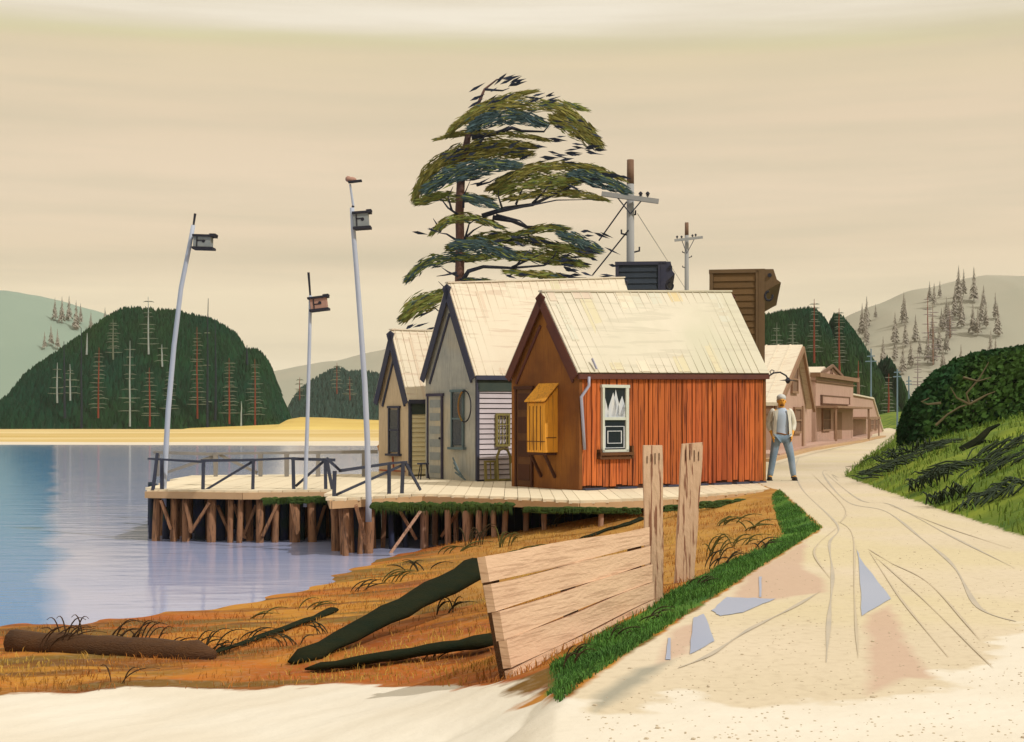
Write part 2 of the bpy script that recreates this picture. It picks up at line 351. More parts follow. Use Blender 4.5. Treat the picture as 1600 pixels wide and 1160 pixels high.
def rbf(X, Y):
    z = np.full(X.shape, wts[-1])
    for (cx, cy, _), wt in zip(ctrl, wts[:-1]): z = z+wt*np.hypot(X-cx, Y-cy)
    return z
def vnoise(X, Y, s, seed=0):
    return (np.sin(X*s*1.3+seed)*np.cos(Y*s*.9+seed*2)+.5*np.sin(X*s*2.7+Y*s*2.1+seed)+.25*np.sin(X*s*6.1-Y*s*4.9+seed*3))/1.75
def height(X, Y):
    X = np.asarray(X, float); Y = np.asarray(Y, float)
    sd = sdist(X, Y, LAND); hd = np.maximum(sdist(X, Y, HILLS), 0)
    zo = np.clip(rbf(X, Y), -1.7, -.004)
    zfar = -np.minimum(1.7, np.maximum(-sd, 0)*.9)
    t = np.clip((Y-30)/3, 0, 1); zo = zo*(1-t)+zfar*t
    zo = zo*np.clip(-sd/.25, 0, 1)
    zo = zo+vnoise(X, Y, 2.2)*.02*np.clip(-sd*2, 0, 1)
    zi = 2.6*(1-np.exp(-hd*.17))+vnoise(X, Y, 1.1, 3)*.09*np.clip(hd, 0, 1)
    return np.where(sd > 0, zi, zo)
def hz(x, y): return float(height(np.array([x]), np.array([y]))[0])

def ground_mat():
    m = bpy.data.materials.new('ground_surface'); m.use_nodes = True; nt = m.node_tree; b = nt.nodes['Principled BSDF']
    b.inputs['Roughness'].default_value = .95; b.inputs['Specular IOR Level'].default_value = .1
    tc = N(nt, 'ShaderNodeTexCoord')
    def noise(scale, det=6, loc=(0, 0, 0), st=(1, 1, 1)):
        mp = N(nt, 'ShaderNodeMapping'); mp.inputs['Location'].default_value = loc; mp.inputs['Scale'].default_value = st; nt.links.new(tc.outputs['Object'], mp.inputs[0])
        n = N(nt, 'ShaderNodeTexNoise'); n.inputs['Scale'].default_value = scale; n.inputs['Detail'].default_value = det; nt.links.new(mp.outputs[0], n.inputs['Vector']); return n.outputs['Fac']
    def rng(x, a, bb, c=0, d=1):
        r = N(nt, 'ShaderNodeMapRange'); r.inputs[1].default_value = a; r.inputs[2].default_value = bb; r.inputs[3].default_value = c; r.inputs[4].default_value = d; nt.links.new(x, r.inputs[0]); return r.outputs[0]
    def mixc(f, a, c):
        x = N(nt, 'ShaderNodeMixRGB')
        if isinstance(f, float): x.inputs[0].default_value = f
        else: nt.links.new(f, x.inputs[0])
        for i, q in ((1, a), (2, c)):
            if isinstance(q, tuple): x.inputs[i].default_value = q+(1,)
            else: nt.links.new(q, x.inputs[i])
        return x.outputs[0]
    def attr(n): a = N(nt, 'ShaderNodeAttribute'); a.attribute_name = n; return a.outputs['Fac']
    def plus(a, b_, k):
        x = N(nt, 'ShaderNodeMath', operation='MULTIPLY_ADD'); nt.links.new(b_, x.inputs[0]); x.inputs[1].default_value = k; nt.links.new(a, x.inputs[2]); return x.outputs[0]
    soil = mixc(rng(noise(1.1), .35, .65), (.42, .125, .020), (.29, .080, .018))
    soil = mixc(rng(noise(.5, 5, (4, 2, 0)), .45, .6), soil, (.44, .20, .03))
    # olive-brown tongues running over the bank
    soil = mixc(rng(noise(.55, 4, (9, 5, 0), (.5, 2.2, 1)), .50, .57, 0, .8), soil, (.12, .085, .022))
    soil = mixc(rng(noise(.9, 4, (1, 8, 0), (.4, 2.6, 1)), .56, .61, 0, .6), soil, (.12, .04, .015))
    och = mixc(rng(noise(2.0), .4, .6), (.42, .22, .05), (.34, .16, .035))
    soil = mixc(rng(plus(attr('ochre'), noise(1.2), .5), .35, .75), soil, och)
    pale = mixc(rng(noise(.8), .4, .6), (.70, .65, .56), (.66, .60, .50))
    road = mixc(rng(noise(.35, 4), .4, .6), (.58, .495, .36), (.62, .53, .40))
    road = mixc(rng(noise(.22, 4, (3, 1, 0)), .52, .62, 0, .6), road, (.58, .50, .30))
    c = mixc(rng(plus(attr('land'), noise(3, 5), .12), .06, .09), soil, road)
    c = mixc(rng(noise(14, 8), .5, .72, 0, .28), c, (.36, .28, .19))
    c = mixc(rng(plus(attr('damp'), noise(3, 7), .12), .04, .11, 0, .8), c, (.50, .35, .265))
    c = mixc(rng(plus(attr('verge_shade'), noise(3, 7), .12), .04, .12, 0, .9), c, (.30, .285, .23))  # shade strip by the verge, painted into the ground colour
    gr = mixc(rng(noise(1.6), .4, .6), (.085, .19, .025), (.04, .11, .025))
    c = mixc(rng(plus(attr('verge'), noise(5, 5), .16), .08, .12), c, gr)
    c = mixc(rng(plus(attr('pale'), noise(2.6, 8), .7), .33, .42), c, pale)
    hg = mixc(rng(noise(.9), .35, .65), (.20, .25, .03), (.07, .13, .022))
    c = mixc(rng(plus(attr('hills'), noise(4, 5), .15), .08, .12), c, hg)
    nt.links.new(c, b.inputs['Base Color'])
    bp = N(nt, 'ShaderNodeBump'); bp.inputs['Strength'].default_value = .35; bp.inputs['Distance'].default_value = .03
    nt.links.new(noise(9, 6), bp.inputs['Height']); nt.links.new(bp.outputs[0], b.inputs['Normal'])
    return m
us = np.concatenate([np.linspace(-2600, -300, 20), np.linspace(-260, 1860, 400), np.linspace(1900, 4200, 20)])
ys = np.concatenate([[.3, 1, 2, 3], np.geomspace(4, 34, 420), np.geomspace(34.4, 500, 80)])
U, Yg = np.meshgrid(us, ys); Xg = (U-800)/F*Yg
Zg = height(Xg, Yg)
nu, ny = len(us), len(ys)
verts = np.stack([Xg.ravel(), Yg.ravel(), Zg.ravel()], 1)
keep = (Zg > -1.68) | (Yg < 30)
fa = []
for j in range(ny-1):
    for i in range(nu-1):
        if keep[j, i] or keep[j+1, i+1] or keep[j, i+1] or keep[j+1, i]: a = j*nu+i; fa.append((a, a+1, a+nu+1, a+nu))
me = bpy.data.meshes.new('ground'); me.from_pydata(verts.tolist(), [], fa)
def addattr(n, arr): at = me.attributes.new(n, 'FLOAT', 'POINT'); at.data.foreach_set('value', arr.ravel().astype('f'))
addattr('land', sdist(Xg, Yg, LAND)); addattr('verge', sdist(Xg, Yg, VERGE)); addattr('hills', sdist(Xg, Yg, HILLS))
addattr('ochre', np.clip((Xg+.3)/1.5, -1, 1)*.5+np.clip((Yg-13)/6, -.6, .5))
palel = [gxy(-200, 1075, -.75), gxy(0, 1078, -.75), gxy(200, 1074, -.75), gxy(400, 1068, -.70), gxy(560, 1064, -.66), gxy(700, 1080, -.55), gxy(790, 1090, -.35), gxy(850, 1095, -.1), gxy(940, 1115), gxy(1060, 1075), gxy(1160, 1105), gxy(1340, 1095), gxy(1470, 1070), gxy(1560, 1010), gxy(1620, 960), gxy(1800, 940), (14, 3)]
PALE = palel+[(14, -3), (0, -3), (-30, -3), (-30, 9)]
addattr('pale', np.clip(sdist(Xg, Yg, PALE)*.8, -1, 1))
dm = np.full(Xg.shape, -9.0)
for pl in ([(1262, 842), (1256, 890), (1292, 905), (1290, 925), (1200, 940), (1130, 950), (1165, 900)], [(1352, 962), (1392, 944), (1425, 1010), (1462, 1062), (1420, 1060), (1352, 1090)], [(1045, 985), (1105, 965), (1080, 1020), (1020, 1045)]):
    dm = np.maximum(dm, sdist(Xg, Yg, [gxy(*p) for p in pl]))
addattr('damp', dm); addattr('verge_shade', sdist(Xg, Yg, [gxy(*p) for p in [(925, 1085), (990, 1045), (1062, 1028), (985, 1085), (925, 1118)]]))  # last outline: grey strip of painted shade beside the verge
me.materials.append(ground_mat()); me.polygons.foreach_set('use_smooth', [True]*len(fa))
me.update(); g = bpy.data.objects.new('ground', me); COL.objects.link(g); struct(g)

o = MB(); o.add([(-900, -10, WZ), (900, -10, WZ), (900, 1500, WZ), (-900, 1500, WZ)], [(0, 1, 2, 3)]); struct(o.build('water', M['water']))

# marsh beyond the bay
def sheet(name, m, x0, x1, y0f, y1, zf, nx=160, nyy=30):
    b = MB(); vs = []
    for i in range(nx+1):
        x = x0+(x1-x0)*i/nx; ya = y0f(x)
        for j in range(nyy+1):
            t = (j/nyy)**2; y = ya+(y1-ya)*t; vs.append((x, y, zf(x, y, ya)))
    fs = [(i*(nyy+1)+j, (i+1)*(nyy+1)+j, (i+1)*(nyy+1)+j+1, i*(nyy+1)+j+1) for i in range(nx) for j in range(nyy)]
    b.add(vs, fs); return b.build(name, m, smooth=True)
e0 = lambda x: 112+2.2*math.sin(x*.11)+1.2*math.sin(x*.31+1)
struct(sheet('beach', M['pale_sand'], -900, 900, e0, 1490, lambda x, y, a: WZ-.05+min(1, (y-a)/3)*.12))
e1 = lambda x: 124+2.5*math.sin(x*.09+2)+1.5*math.sin(x*.4)
struct(sheet('marsh', M['marsh'], -900, 900, e1, 1490, lambda x, y, a: WZ-.02+min(1, (y-a)/6)*.32+.05*math.sin(x*.2)*math.sin(y*.1)))

# ------------------------------------------------------------------ hills
class Hill:
    def __init__(s, prof, D, depth, base=-.9, n=120, nv=24, rough=.3):
        s.prof = prof; s.D = D; s.dep = depth; s.base = base; s.n = n; s.nv = nv; s.rough = rough
    def hpx(s, px):
        p = s.prof
        if px <= p[0][0]: return p[0][1]
        for (a, b), (c, d) in zip(p, p[1:]):
            if px <= c:
                return b+(d-b)*(px-a)/max(c-a, 1e-6)
        return p[-1][1]
    def top(s, px): return CAMZ-(s.hpx(px)-HY)/F*s.D
    def pt(s, px, v):           # v -1 front foot .. 0 crest .. 1 back foot
        x = (px-800)/F*s.D
        h = max(s.top(px)-s.base, .02)
        y = s.D+v*s.dep
        sh = (1-abs(v)**1.6)
        cx = (s.prof[0][0]+s.prof[-1][0])/2
        n = mnoise.noise(Vector((x*.06, y*.06, s.D)))*s.rough*(1-abs(v))
        return Vector((x, y, s.base+h*sh+n*h*.12))
    def proj(s, p): return HY-(p.z-CAMZ)/p.y*F
    def find(s, px, py):
        lo = -1.0; best = None
        for i in range(121):
            v = -1+i/120; p = s.pt(800+(px-800)*(s.D+v*s.dep)/s.D, v)
            if s.proj(p) <= py: return p
        return s.pt(px, 0)
    def build(s, name, m):
        b = MB(); vs = []; a0, a1 = s.prof[0][0], s.prof[-1][0]
        for i in range(s.n+1):
            px = a0+(a1-a0)*i/s.n
            for j in range(s.nv+1): vs.append(s.pt(px, -1+2*j/s.nv))
        fs = [(i*(s.nv+1)+j, (i+1)*(s.nv+1)+j, (i+1)*(s.nv+1)+j+1, i*(s.nv+1)+j+1) for i in range(s.n) for j in range(s.nv)]
        b.add(vs, fs); return struct(b.build(name, m, smooth=True))
def cover(name, label, hill, m, count, hmin, hmax, wr=.42, vmax=.25, rnd=None, cat='forest'):
    rnd = rnd or random.Random(5); b = MB(); a0, a1 = hill.prof[0][0], hill.prof[-1][0]
    for i in range(count):
        px = rnd.uniform(a0+1, a1-1); v = rnd.uniform(-.99, vmax); p = hill.pt(px, v)
        h = rnd.uniform(hmin, hmax); r = h*wr*rnd.uniform(.7, 1.2)
        if hill.top(px)-hill.base < h*1.0: h = max(.5, (hill.top(px)-hill.base)*.5)
        k = 5; an = rnd.uniform(0, 6); tip = p+Vector((rnd.uniform(-.15, .15), 0, h*.62))
        ring = [p+Vector((r*math.cos(an+q*2*math.pi/k)*rnd.uniform(.7, 1.2), r*math.sin(an+q*2*math.pi/k), -h*.38)) for q in range(k)]
        b.add(ring+[tip], [(q, (q+1) % k, k) for q in range(k)])
    o = b.build(name, m, fix=False); return tag(o, label, cat, kind='stuff')

hl = Hill([(12, 664), (14, 640), (24, 622), (48, 610), (54, 582), (100, 550), (150, 515), (185, 492), (205, 487), (240, 488), (280, 492), (330, 505), (360, 520), (374, 535), (384, 556), (392, 551), (404, 552), (415, 566), (428, 600), (440, 640), (454, 668)], 250, 20, base=-.75)
hl.build('hill', M['hill_green'])
cover('forest', 'dark green conifer forest covering the rounded hill on the left', hl, M['conifer_dark'], 9000, .9, 2.0)
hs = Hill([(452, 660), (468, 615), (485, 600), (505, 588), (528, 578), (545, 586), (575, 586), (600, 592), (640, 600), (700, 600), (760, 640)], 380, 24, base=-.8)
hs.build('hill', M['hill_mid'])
cover('forest', 'small blue-green forested rise behind the two right birdhouse poles', hs, M['hill_mid'], 3500, 1.4, 2.6)
hr = Hill([(1120, 560), (1160, 520), (1195, 498), (1230, 490), (1270, 484), (1282, 496), (1294, 518), (1304, 496), (1310, 495), (1330, 520), (1352, 556), (1366, 590), (1374, 606), (1380, 578), (1384, 564), (1390, 585), (1397, 625), (1402, 664)], 200, 15, base=-.3, n=200)
hr.build('hill', M['hill_green'])
cover('forest', 'dark green conifer forest on the steep hill above the pink shops', hr, M['conifer_dark'], 8000, .7, 1.6)
fl = Hill([(-420, 380), (-200, 420), (0, 455), (30, 455), (100, 472), (160, 490), (200, 506), (300, 540), (380, 600), (420, 660)], 700, 120, base=-.8)
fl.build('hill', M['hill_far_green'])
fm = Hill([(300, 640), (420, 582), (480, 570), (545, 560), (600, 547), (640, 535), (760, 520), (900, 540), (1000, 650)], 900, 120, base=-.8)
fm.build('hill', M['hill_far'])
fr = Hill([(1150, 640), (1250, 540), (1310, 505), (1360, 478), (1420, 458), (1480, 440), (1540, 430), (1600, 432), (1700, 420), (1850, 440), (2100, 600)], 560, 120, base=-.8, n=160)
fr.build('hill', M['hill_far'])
hm = Hill([(300, 669), (440, 663), (452, 655), (470, 652), (510, 653), (545, 655), (600, 657), (700, 668)], 230, 14, base=-.9, nv=12)
hm.build('hill', M['mound_yellow'])

# ---- single trees on the hills
def ragged_conifer(px, yt, yb, D, p0, kind, label, cat='tree', group=None, half=14, branches=12, ythin=None, m2=None, w=2.0):
    t = thing('conifer_tree', p0, label, cat, group); sc_ = D/F
    H = (yb-yt)*sc_; b = MB(); lean = R.uniform(-.01, .01)*H; r = w*sc_*.5
    pts = [Vector((lean*k/4+R.uniform(-1, 1)*r*.3, 0, H*k/4-.3*(k == 0))) for k in range(5)]
    b.tube(pts, [r*1.2, r, r*.9, r*.6, r*.25], 6); b.build('trunk', M[kind], t)
    if branches:
        c = MB()
        for i in range(branches):
            z = H*(.12+.84*(i+R.uniform(0, .6))/branches); ww = half*sc_*(1.05-.62*z/H)*R.uniform(.7, 1.2); dr = R.uniform(-.10, .05)*ww
            for sgn in (-1, 1):
                an = R.uniform(-.6, .6); e = Vector((sgn*ww*math.cos(an)*R.uniform(.8, 1.1), ww*math.sin(an), z+dr)); q = max(1.0*sc_, .045)
                c.tube([(0, 0, z), (e.x*.5, e.y*.5, z+abs(dr)*.4), e], [q*.6, q*.75, q*.2], 4)
        c.build('branches', m2 or M['twig_grey'], t)
    return t
LT = [(131, 515, 668, 'snag_navy', 0, 'tall navy trunk on the low left end of the left hill'),
      (105, 535, 652, 'snag_navy', 0, 'thin navy trunk at the left hill foot beside the tall navy one'),
      (93, 568, 628, 'snag_pale', 4, 'short pale snag nearest the left edge of the dark hill'),
      (113, 570, 624, 'snag_pale', 5, 'pale snag between the two navy trunks on the left hill'),
      (139, 522, 553, 'snag_pale', 0, 'small pale snag on the left shoulder of the left hill'),
      (157, 545, 652, 'snag_red', 14, 'rusty red trunk with wide grey branches in the left half of the left hill'),
      (206, 535, 666, 'snag_pale', 9, 'tall slim pale trunk in the middle of the left hill'),
      (235, 465, 552, 'snag_pale', 9, 'pale spire rising above the crest of the left hill'),
      (237, 575, 664, 'snag_red', 11, 'red trunk with grey branches low on the left hill left of the leaning pole'),
      (256, 540, 572, 'snag_pale', 3, 'tiny pale snag beside the leaning birdhouse pole'),
      (311, 512, 652, 'snag_red', 18, 'red trunk with many long grey branches right of the leaning pole'),
      (326, 468, 668, 'snag_navy', 3, 'tallest navy spire with short crossbar branches on the left hill crest'),
      (339, 503, 656, 'snag_navy', 0, 'thin navy trunk just right of the tallest spire'),
      (361, 560, 660, 'snag_red', 15, 'red trunk with grey branches near the right shoulder of the left hill'),
      (379, 628, 669, 'snag_pale', 0, 'short pale trunk at the right foot of the left hill'),
      (401, 562, 664, 'snag_red', 14, 'red trunk with grey branches on the small right knob of the left hill'),
      (388, 540, 570, 'snag_navy', 0, 'tiny navy spire on the notch of the left hill'),
      (180, 500, 560, 'twig_grey', 10, 'grey branched conifer high on the left slope of the left hill'),
      (268, 575, 650, 'twig_grey', 10, 'grey branched conifer behind the leaning birdhouse pole')]
for px, yt, yb, k, nb, lab in LT:
    p = hl.find(px, yb); yb2 = min(yb, hl.proj(p)+2)
    ragged_conifer(px, yt, yb2, p.y, p-Vector((0, 1.2, 0)), k, lab, branches=nb, half=17 if k != 'snag_navy' else 10, group='bare trees on the left hill', w=3.4 if k == 'snag_navy' else 2.6)
for px, yt, yb, k, nb, lab in [(528, 568, 615, 'snag_red', 7, 'small reddish conifer on top of the blue-green rise'), (548, 590, 625, 'snag_red', 6, 'small red trunk on the blue-green rise left of the third birdhouse pole'),
                               (470, 590, 625, 'snag_red', 5, 'tiny reddish conifer at the left foot of the blue-green rise')]:
    p = hs.find(px, yb); ragged_conifer(px, yt, yb, p.y, p-Vector((0, 2, 0)), k, lab, branches=nb, half=12, w=1.8)
for px, yt, yb, k, nb, lab in [(1270, 470, 566, 'snag_red', 14, 'red trunk with grey branches breaking the crest of the dark right hill'),
                               (1309, 484, 583, 'snag_red', 16, 'red trunk with grey branches on the sharp peak of the right hill'),
                               (1338, 566, 642, 'snag_red', 3, 'bare red trunk low on the right hill beside the low pink store'),
                               (1385, 585, 664, 'snag_red', 12, 'red trunk with grey branches on the narrow spike by the road end'),
                               (1211, 505, 590, 'twig_grey', 11, 'grey branched conifer on the right hill just right of the tall brown store'),
                               (1236, 505, 560, 'twig_grey', 9, 'grey branched conifer above the gabled pink house')]:
    p = hr.find(px, yb); ragged_conifer(px, yt, yb, p.y, p-Vector((0, 1, 0)), k, lab, branches=nb, half=15, w=3, group='bare trees on the right hill')
for px, yt, yb, k, nb, lab in [(1446, 462, 545, 'snag_red', 6, 'faded red snag on the pale far right hillside'), (1454, 478, 570, 'snag_brown', 9, 'brown branched snag just right of the faded red one'),
                               (1480, 485, 530, 'snag_brown', 9, 'brown branched snag furthest right on the pale hillside'), (1430, 555, 612, 'twig_mauve', 8, 'low grey branched snag at the foot of the pale hillside')]:
    p = fr.find(px, yb); ragged_conifer(px, yt, yb, p.y, p-Vector((0, 3, 0)), k, lab, branches=nb, half=14, w=1.8, m2=M['twig_mauve'])
# pale conifers of the far hillsides: spire outlines
def spire_proto(seed):
    rr_ = random.Random(seed); b = MB(); c = MB()
    t = thing('conifer_tree', (0, 0, 0), 'pale', 'tree')
    b.tube([(0, 0, -.5), (0, 0, 8)], [.16, .05], 5); b.build('trunk', M['conifer_mauve'], t)
    for i in range(110):
        z = .8+9.0*(i/110); r = (10.2-z)*.17*rr_.uniform(.55, 1.2); a = i*2.4+rr_.uniform(-.3, .3)
        d = Vector((math.cos(a), math.sin(a), 0)); n = Vector((-d.y, d.x, 0))
        c.add([d*.05+Vector((0, 0, z+.55)), d*r+n*.4*r+Vector((0, 0, z-.35*r)), d*r*1.12+Vector((0, 0, z-.6*r)), d*r-n*.4*r+Vector((0, 0, z-.35*r))], [(0, 1, 2, 3)])
    c.build('crown', M['conifer_mauve'], t, fix=False)
    return t
def copy_tree(o, parent=None):
    c = o.copy(); COL.objects.link(c)
    if parent is not None: c.parent = parent
    for ch in list(o.children): copy_tree(ch, c)
    return c
protos = [spire_proto(i) for i in range(3)]; used = [False]*3
spots = [(fr, 'R', px, py, h) for px, py, h in [(1345, 520, 45), (1352, 512, 48), (1366, 498, 22), (1450, 470, 30), (1457, 478, 34), (1466, 465, 25), (1495, 470, 55), (1503, 462, 40), (1519, 470, 52)]]
rs = random.Random(3)
for i in range(46):
    px = rs.uniform(1345, 1560); top = fr.hpx(px)
    py = rs.uniform(top+38, min(top+150, 610)); spots.append((fr, 'R', px, py, rs.uniform(30, 48)))
for px, py, h in [(82, 540, 32), (72, 545, 26), (88, 500, 34), (99, 505, 40), (110, 500, 38), (121, 515, 44), (128, 505, 30), (144, 515, 28), (166, 505, 24), (92, 545, 30)]: spots.append((fl, 'L', px, py, h))
for i, (hh, sd_, px, py, h) in enumerate(spots):
    p = hh.find(px, py); k = i % 3
    o = protos[k] if not used[k] else copy_tree(protos[k]); used[k] = True
    o.location = p-Vector((0, 2, 0)); s_ = h*p.y/F/10.0; o.scale = (s_*.85, s_*.85, s_); o.rotation_euler = (0, 0, rs.uniform(0, 6))
    if sd_ == 'R': tag(o, 'pale mauve conifer spire among many on the far right hillside', 'tree', 'pale conifers on the far right hillside')
    else:
        LL = ['lower leftmost pale spire pair, right tree, on the far left slope', 'leftmost pale conifer of all on the far left slope', 'pale conifer first in the upper row on the far left slope', 'pale conifer second in the upper row on the far left slope', 'pale conifer third in the upper row on the far left slope',
              'tallest pale conifer in the upper row on the far left slope', 'pale conifer just right of the tallest one on the far left slope', 'shorter pale conifer near the dark hill on the far left slope', 'last small pale conifer touching the dark left hill crest', 'low pale conifer furthest down the far left slope']
        tag(o, LL[(i-len(spots)+10) % 10], 'tree', 'pale conifers on the far left slope')

# ------------------------------------------------------------------ pier
pier = thing('pier', (0, 0, 0), 'long pale boardwalk pier on tan and dark piles carrying the shacks', 'pier')
front = [G(228, 764), G(380, 766), G(512, 765), G(518, 779), G(660, 771), G(800, 776), G(905, 782), G(1050, 776), G(1208, 763)]
back = [(5.6, 31.2, 0), (2.0, 36, 0), (-3.2, 36, 0), (-3.4, 32.4, 0), (-7.3, 31.6, 0)]
outline = [(p.x, p.y) for p in front]+[(b_[0], b_[1]) for b_ in back]
# boards laid front to back, clipped to the outline
dk = MB(); x = -7.6
lx = lambda x, pl: None
def yspan(xm):
    ysx = []
    n = len(outline)
    for i in range(n):
        (ax, ay), (bx, by) = outline[i], outline[(i+1) % n]
        if (ax-xm)*(bx-xm) < 0: ysx.append(ay+(by-ay)*(xm-ax)/(bx-ax))
    return (min(ysx), max(ysx)) if len(ysx) > 1 else None
while x < 6.2:
    wd = R.uniform(.17, .24); s_ = yspan(x+wd/2)
    if s_: dk.b2((x, s_[0]-R.uniform(0, .03), -.055), (x+wd-.008, s_[1], -.006+R.uniform(-.003, .003)))
    x += wd
dk.build('deck_boards', M['deck_top'], pier)
ed = MB()
for a, b_ in zip(front, front[1:]):
    off = Vector((0, -.035, -.105)); ed.beam(a+off, b_+off, .05, .12)
ed.beam(front[0]+Vector((.03, .05, -.11)), Vector((-7.25, 31.5, -.11)), .05, .10)
ed.build('edge_beam', M['deck_edge'], pier)
ms = MB()
for (a, b_, za, h, st) in [((412, 772), (512, 770), -.115, .10, 24), ((585, 779), (800, 780), -.12, .15, 44), ((820, 784), (1000, 786), -.12, .07, 36), ((1040, 783), (1200, 771), -.11, .09, 34)]:
    A_, B_ = G(*a), G(*b_)
    for i in range(st):
        for _ in range(5):
            p = A_.lerp(B_, (i+R.random())/st); ms.ball(p+Vector((0, R.uniform(0, .05), za+R.uniform(-.05, .04))), (R.uniform(.03, .10), .03, h*R.uniform(.12, .32)), 6, 4)
        for _ in range(9):
            p = A_.lerp(B_, (i+R.random())/st)+Vector((0, R.uniform(-.02, .03), za)); w_ = R.uniform(.008, .018); e_ = p+Vector((R.uniform(-.05, .05), -.02, -R.uniform(.04, .7)*h*1.6)); ms.add([p+Vector((-w_, 0, .04)), p+Vector((w_, 0, .04)), e_], [(0, 1, 2)])
ms.build('moss', M['moss'], pier, smooth=True)
def front_y(xx): s_ = yspan(xx); return s_[0] if s_ else 25
def pile(px, m, wpx=14, row=0.0, lean=0, bot=None):
    X = (px-800)/F*25; yy = front_y(X); X = (px-800)/F*yy; yy = front_y(X)+.12+row; X = (px-800)/F*yy
    gz = min(hz(X, yy), -.2)-.5; wdt = wpx/F*yy; b = MB()
    r = wdt/2
    lean = R.uniform(-.07, .07); bw = R.uniform(-.02, .02)
    pts = [(X+lean*t+bw*math.sin(t*3.1), yy, -.06+(gz+.06)*t) for t in (0, .3, .65, 1)]
    b.tube(pts, [r*R.uniform(.9, 1.05), r*R.uniform(.9, 1.1), r*R.uniform(.92, 1.1), r], 9)
    return b.build('pile', m, pier, smooth=True)
for px, wd in [(247, 12), (272, 11), (290, 12), (331, 14), (361, 10), (377, 10), (406, 13), (432, 11), (461, 16), (486, 14), (523, 14), (541, 10), (568, 9), (577, 16)]: pile(px, M['pile_tan'], wd)
for px, wd in [(664, 13), (700, 11), (727, 14), (748, 9), (770, 9), (940, 8)]: pile(px, M['pile_pink'], wd)
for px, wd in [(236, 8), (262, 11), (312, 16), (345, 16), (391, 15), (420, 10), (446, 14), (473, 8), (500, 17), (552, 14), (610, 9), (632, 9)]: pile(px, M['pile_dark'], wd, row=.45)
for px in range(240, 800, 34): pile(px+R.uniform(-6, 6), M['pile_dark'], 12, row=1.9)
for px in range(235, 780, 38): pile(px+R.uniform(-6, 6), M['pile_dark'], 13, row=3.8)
def brace(a, b_, m, wpx=9, off=.02):
    ya = front_y((a[0]-800)/F*25)+off; yb = front_y((b_[0]-800)/F*25)+off
    B = MB(); B.beam(P(a[0], a[1], ya), P(b_[0], b_[1], yb), .05, wpx/F*ya, up=(0, 1, 0)); B.build('brace', m, pier)
for a, b_, wd in [((252, 782), (268, 828), 8), ((298, 832), (328, 785), 9), ((410, 838), (434, 788), 10), ((455, 785), (465, 835), 8), ((556, 790), (572, 850), 9), ((300, 830), (290, 786), 8)]: brace(a, b_, M['pile_tan'], wd)
for a, b_, wd in [((608, 868), (660, 795), 9), ((580, 789), (664, 787), 6)]: brace(a, b_, M['pile_pink'], wd)
for px in (281, 300, 318, 345, 388, 420, 447, 473, 505, 531, 551): pile(px+R.uniform(-4, 4), M['pile_tan'], R.uniform(8, 13), row=R.uniform(.3, .9))
for px in (680, 712, 735, 760, 790, 822, 850): pile(px, M['pile_pink'], R.uniform(7, 11), row=R.uniform(.2, .8))
for a, b_, wd in [((340, 790), (362, 840), 8), ((380, 840), (400, 790), 8), ((492, 840), (508, 790), 9), ((524, 792), (545, 858), 8), ((366, 788), (384, 842), 7), ((620, 790), (650, 842), 7), ((690, 838), (720, 792), 7)]: brace(a, b_, M['pile_tan'], wd, off=.35)
fb = MB()
for px in np.arange(238, 600, 8.5):
    if R.random() < .72: yy = front_y((px-800)/F*26)+1.25; xx = (px-800)/F*yy; fb.beam((xx, yy, -1.8), (xx+R.uniform(-.08, .08), yy, -.12-R.uniform(0, .12)), 7/F*yy, .03, up=(0, 1, 0))
fb.build('back_boards', M['pile_tan'], pier)
bk = MB()   # dark navy boards added to darken the space under the deck
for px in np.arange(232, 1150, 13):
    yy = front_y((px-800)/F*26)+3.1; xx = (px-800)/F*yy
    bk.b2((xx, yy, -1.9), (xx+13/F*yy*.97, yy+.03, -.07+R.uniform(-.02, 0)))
bk.build('shade_boards', M['pile_dark'], pier)

# railings
def railing(name, label, rails, posts, braces, m, Df, wd=.055, group='railings on the pier'):
    t = thing(name, (0, 0, 0), label, 'railing', group)
    for a, b_ in rails: MB().beam(P(a[0], a[1], Df(a[0])), P(b_[0], b_[1], Df(b_[0])), wd*.7, wd*.8, wob=.25).build('rail', m, t)
    for xt, yt, xb, yb in posts:
        D = Df(xb); base = P(xb, yb, D); base.z = min(base.z, -.0); MB().beam(base, P(xt, yt, D), wd, wd*1.15, up=(0, 1, 0), wob=.15).build('post', m, t)
    for a, b_ in braces: MB().beam(P(a[0], a[1], Df(a[0])+.03), P(b_[0], b_[1], Df(b_[0])+.03), wd*.6, wd*.8, wob=.2).build('brace', m, t)
railing('railing', 'dark navy timber railing with braces along the left front edge of the pier',
        [((231, 717), (320, 722)), ((314, 720), (400, 719)), ((395, 719), (462, 716)), ((455, 717), (524, 719))],
        [(246, 708, 239, 766), (253, 717, 253, 766), (318, 722, 317, 770), (396, 719, 395, 766), (458, 718, 459, 766), (510, 716, 520, 768), (508, 716, 509, 764)],
        [((321, 766), (394, 722)), ((462, 760), (508, 719))], M['rail_navy'], lambda px: 25.5)
railing('railing', 'dark navy railing with long diagonal brace on the stepped out section of the pier',
        [((510, 716), (532, 736)), ((530, 736), (612, 724)), ((612, 724), (636, 722))],
        [(523, 736, 522, 777), (630, 722, 628, 770), (608, 724, 608, 768)],
        [((524, 774), (631, 726)), ((634, 724), (657, 766))], M['rail_navy'], lambda px: 23.2+.9*max(0, (px-522))/110)
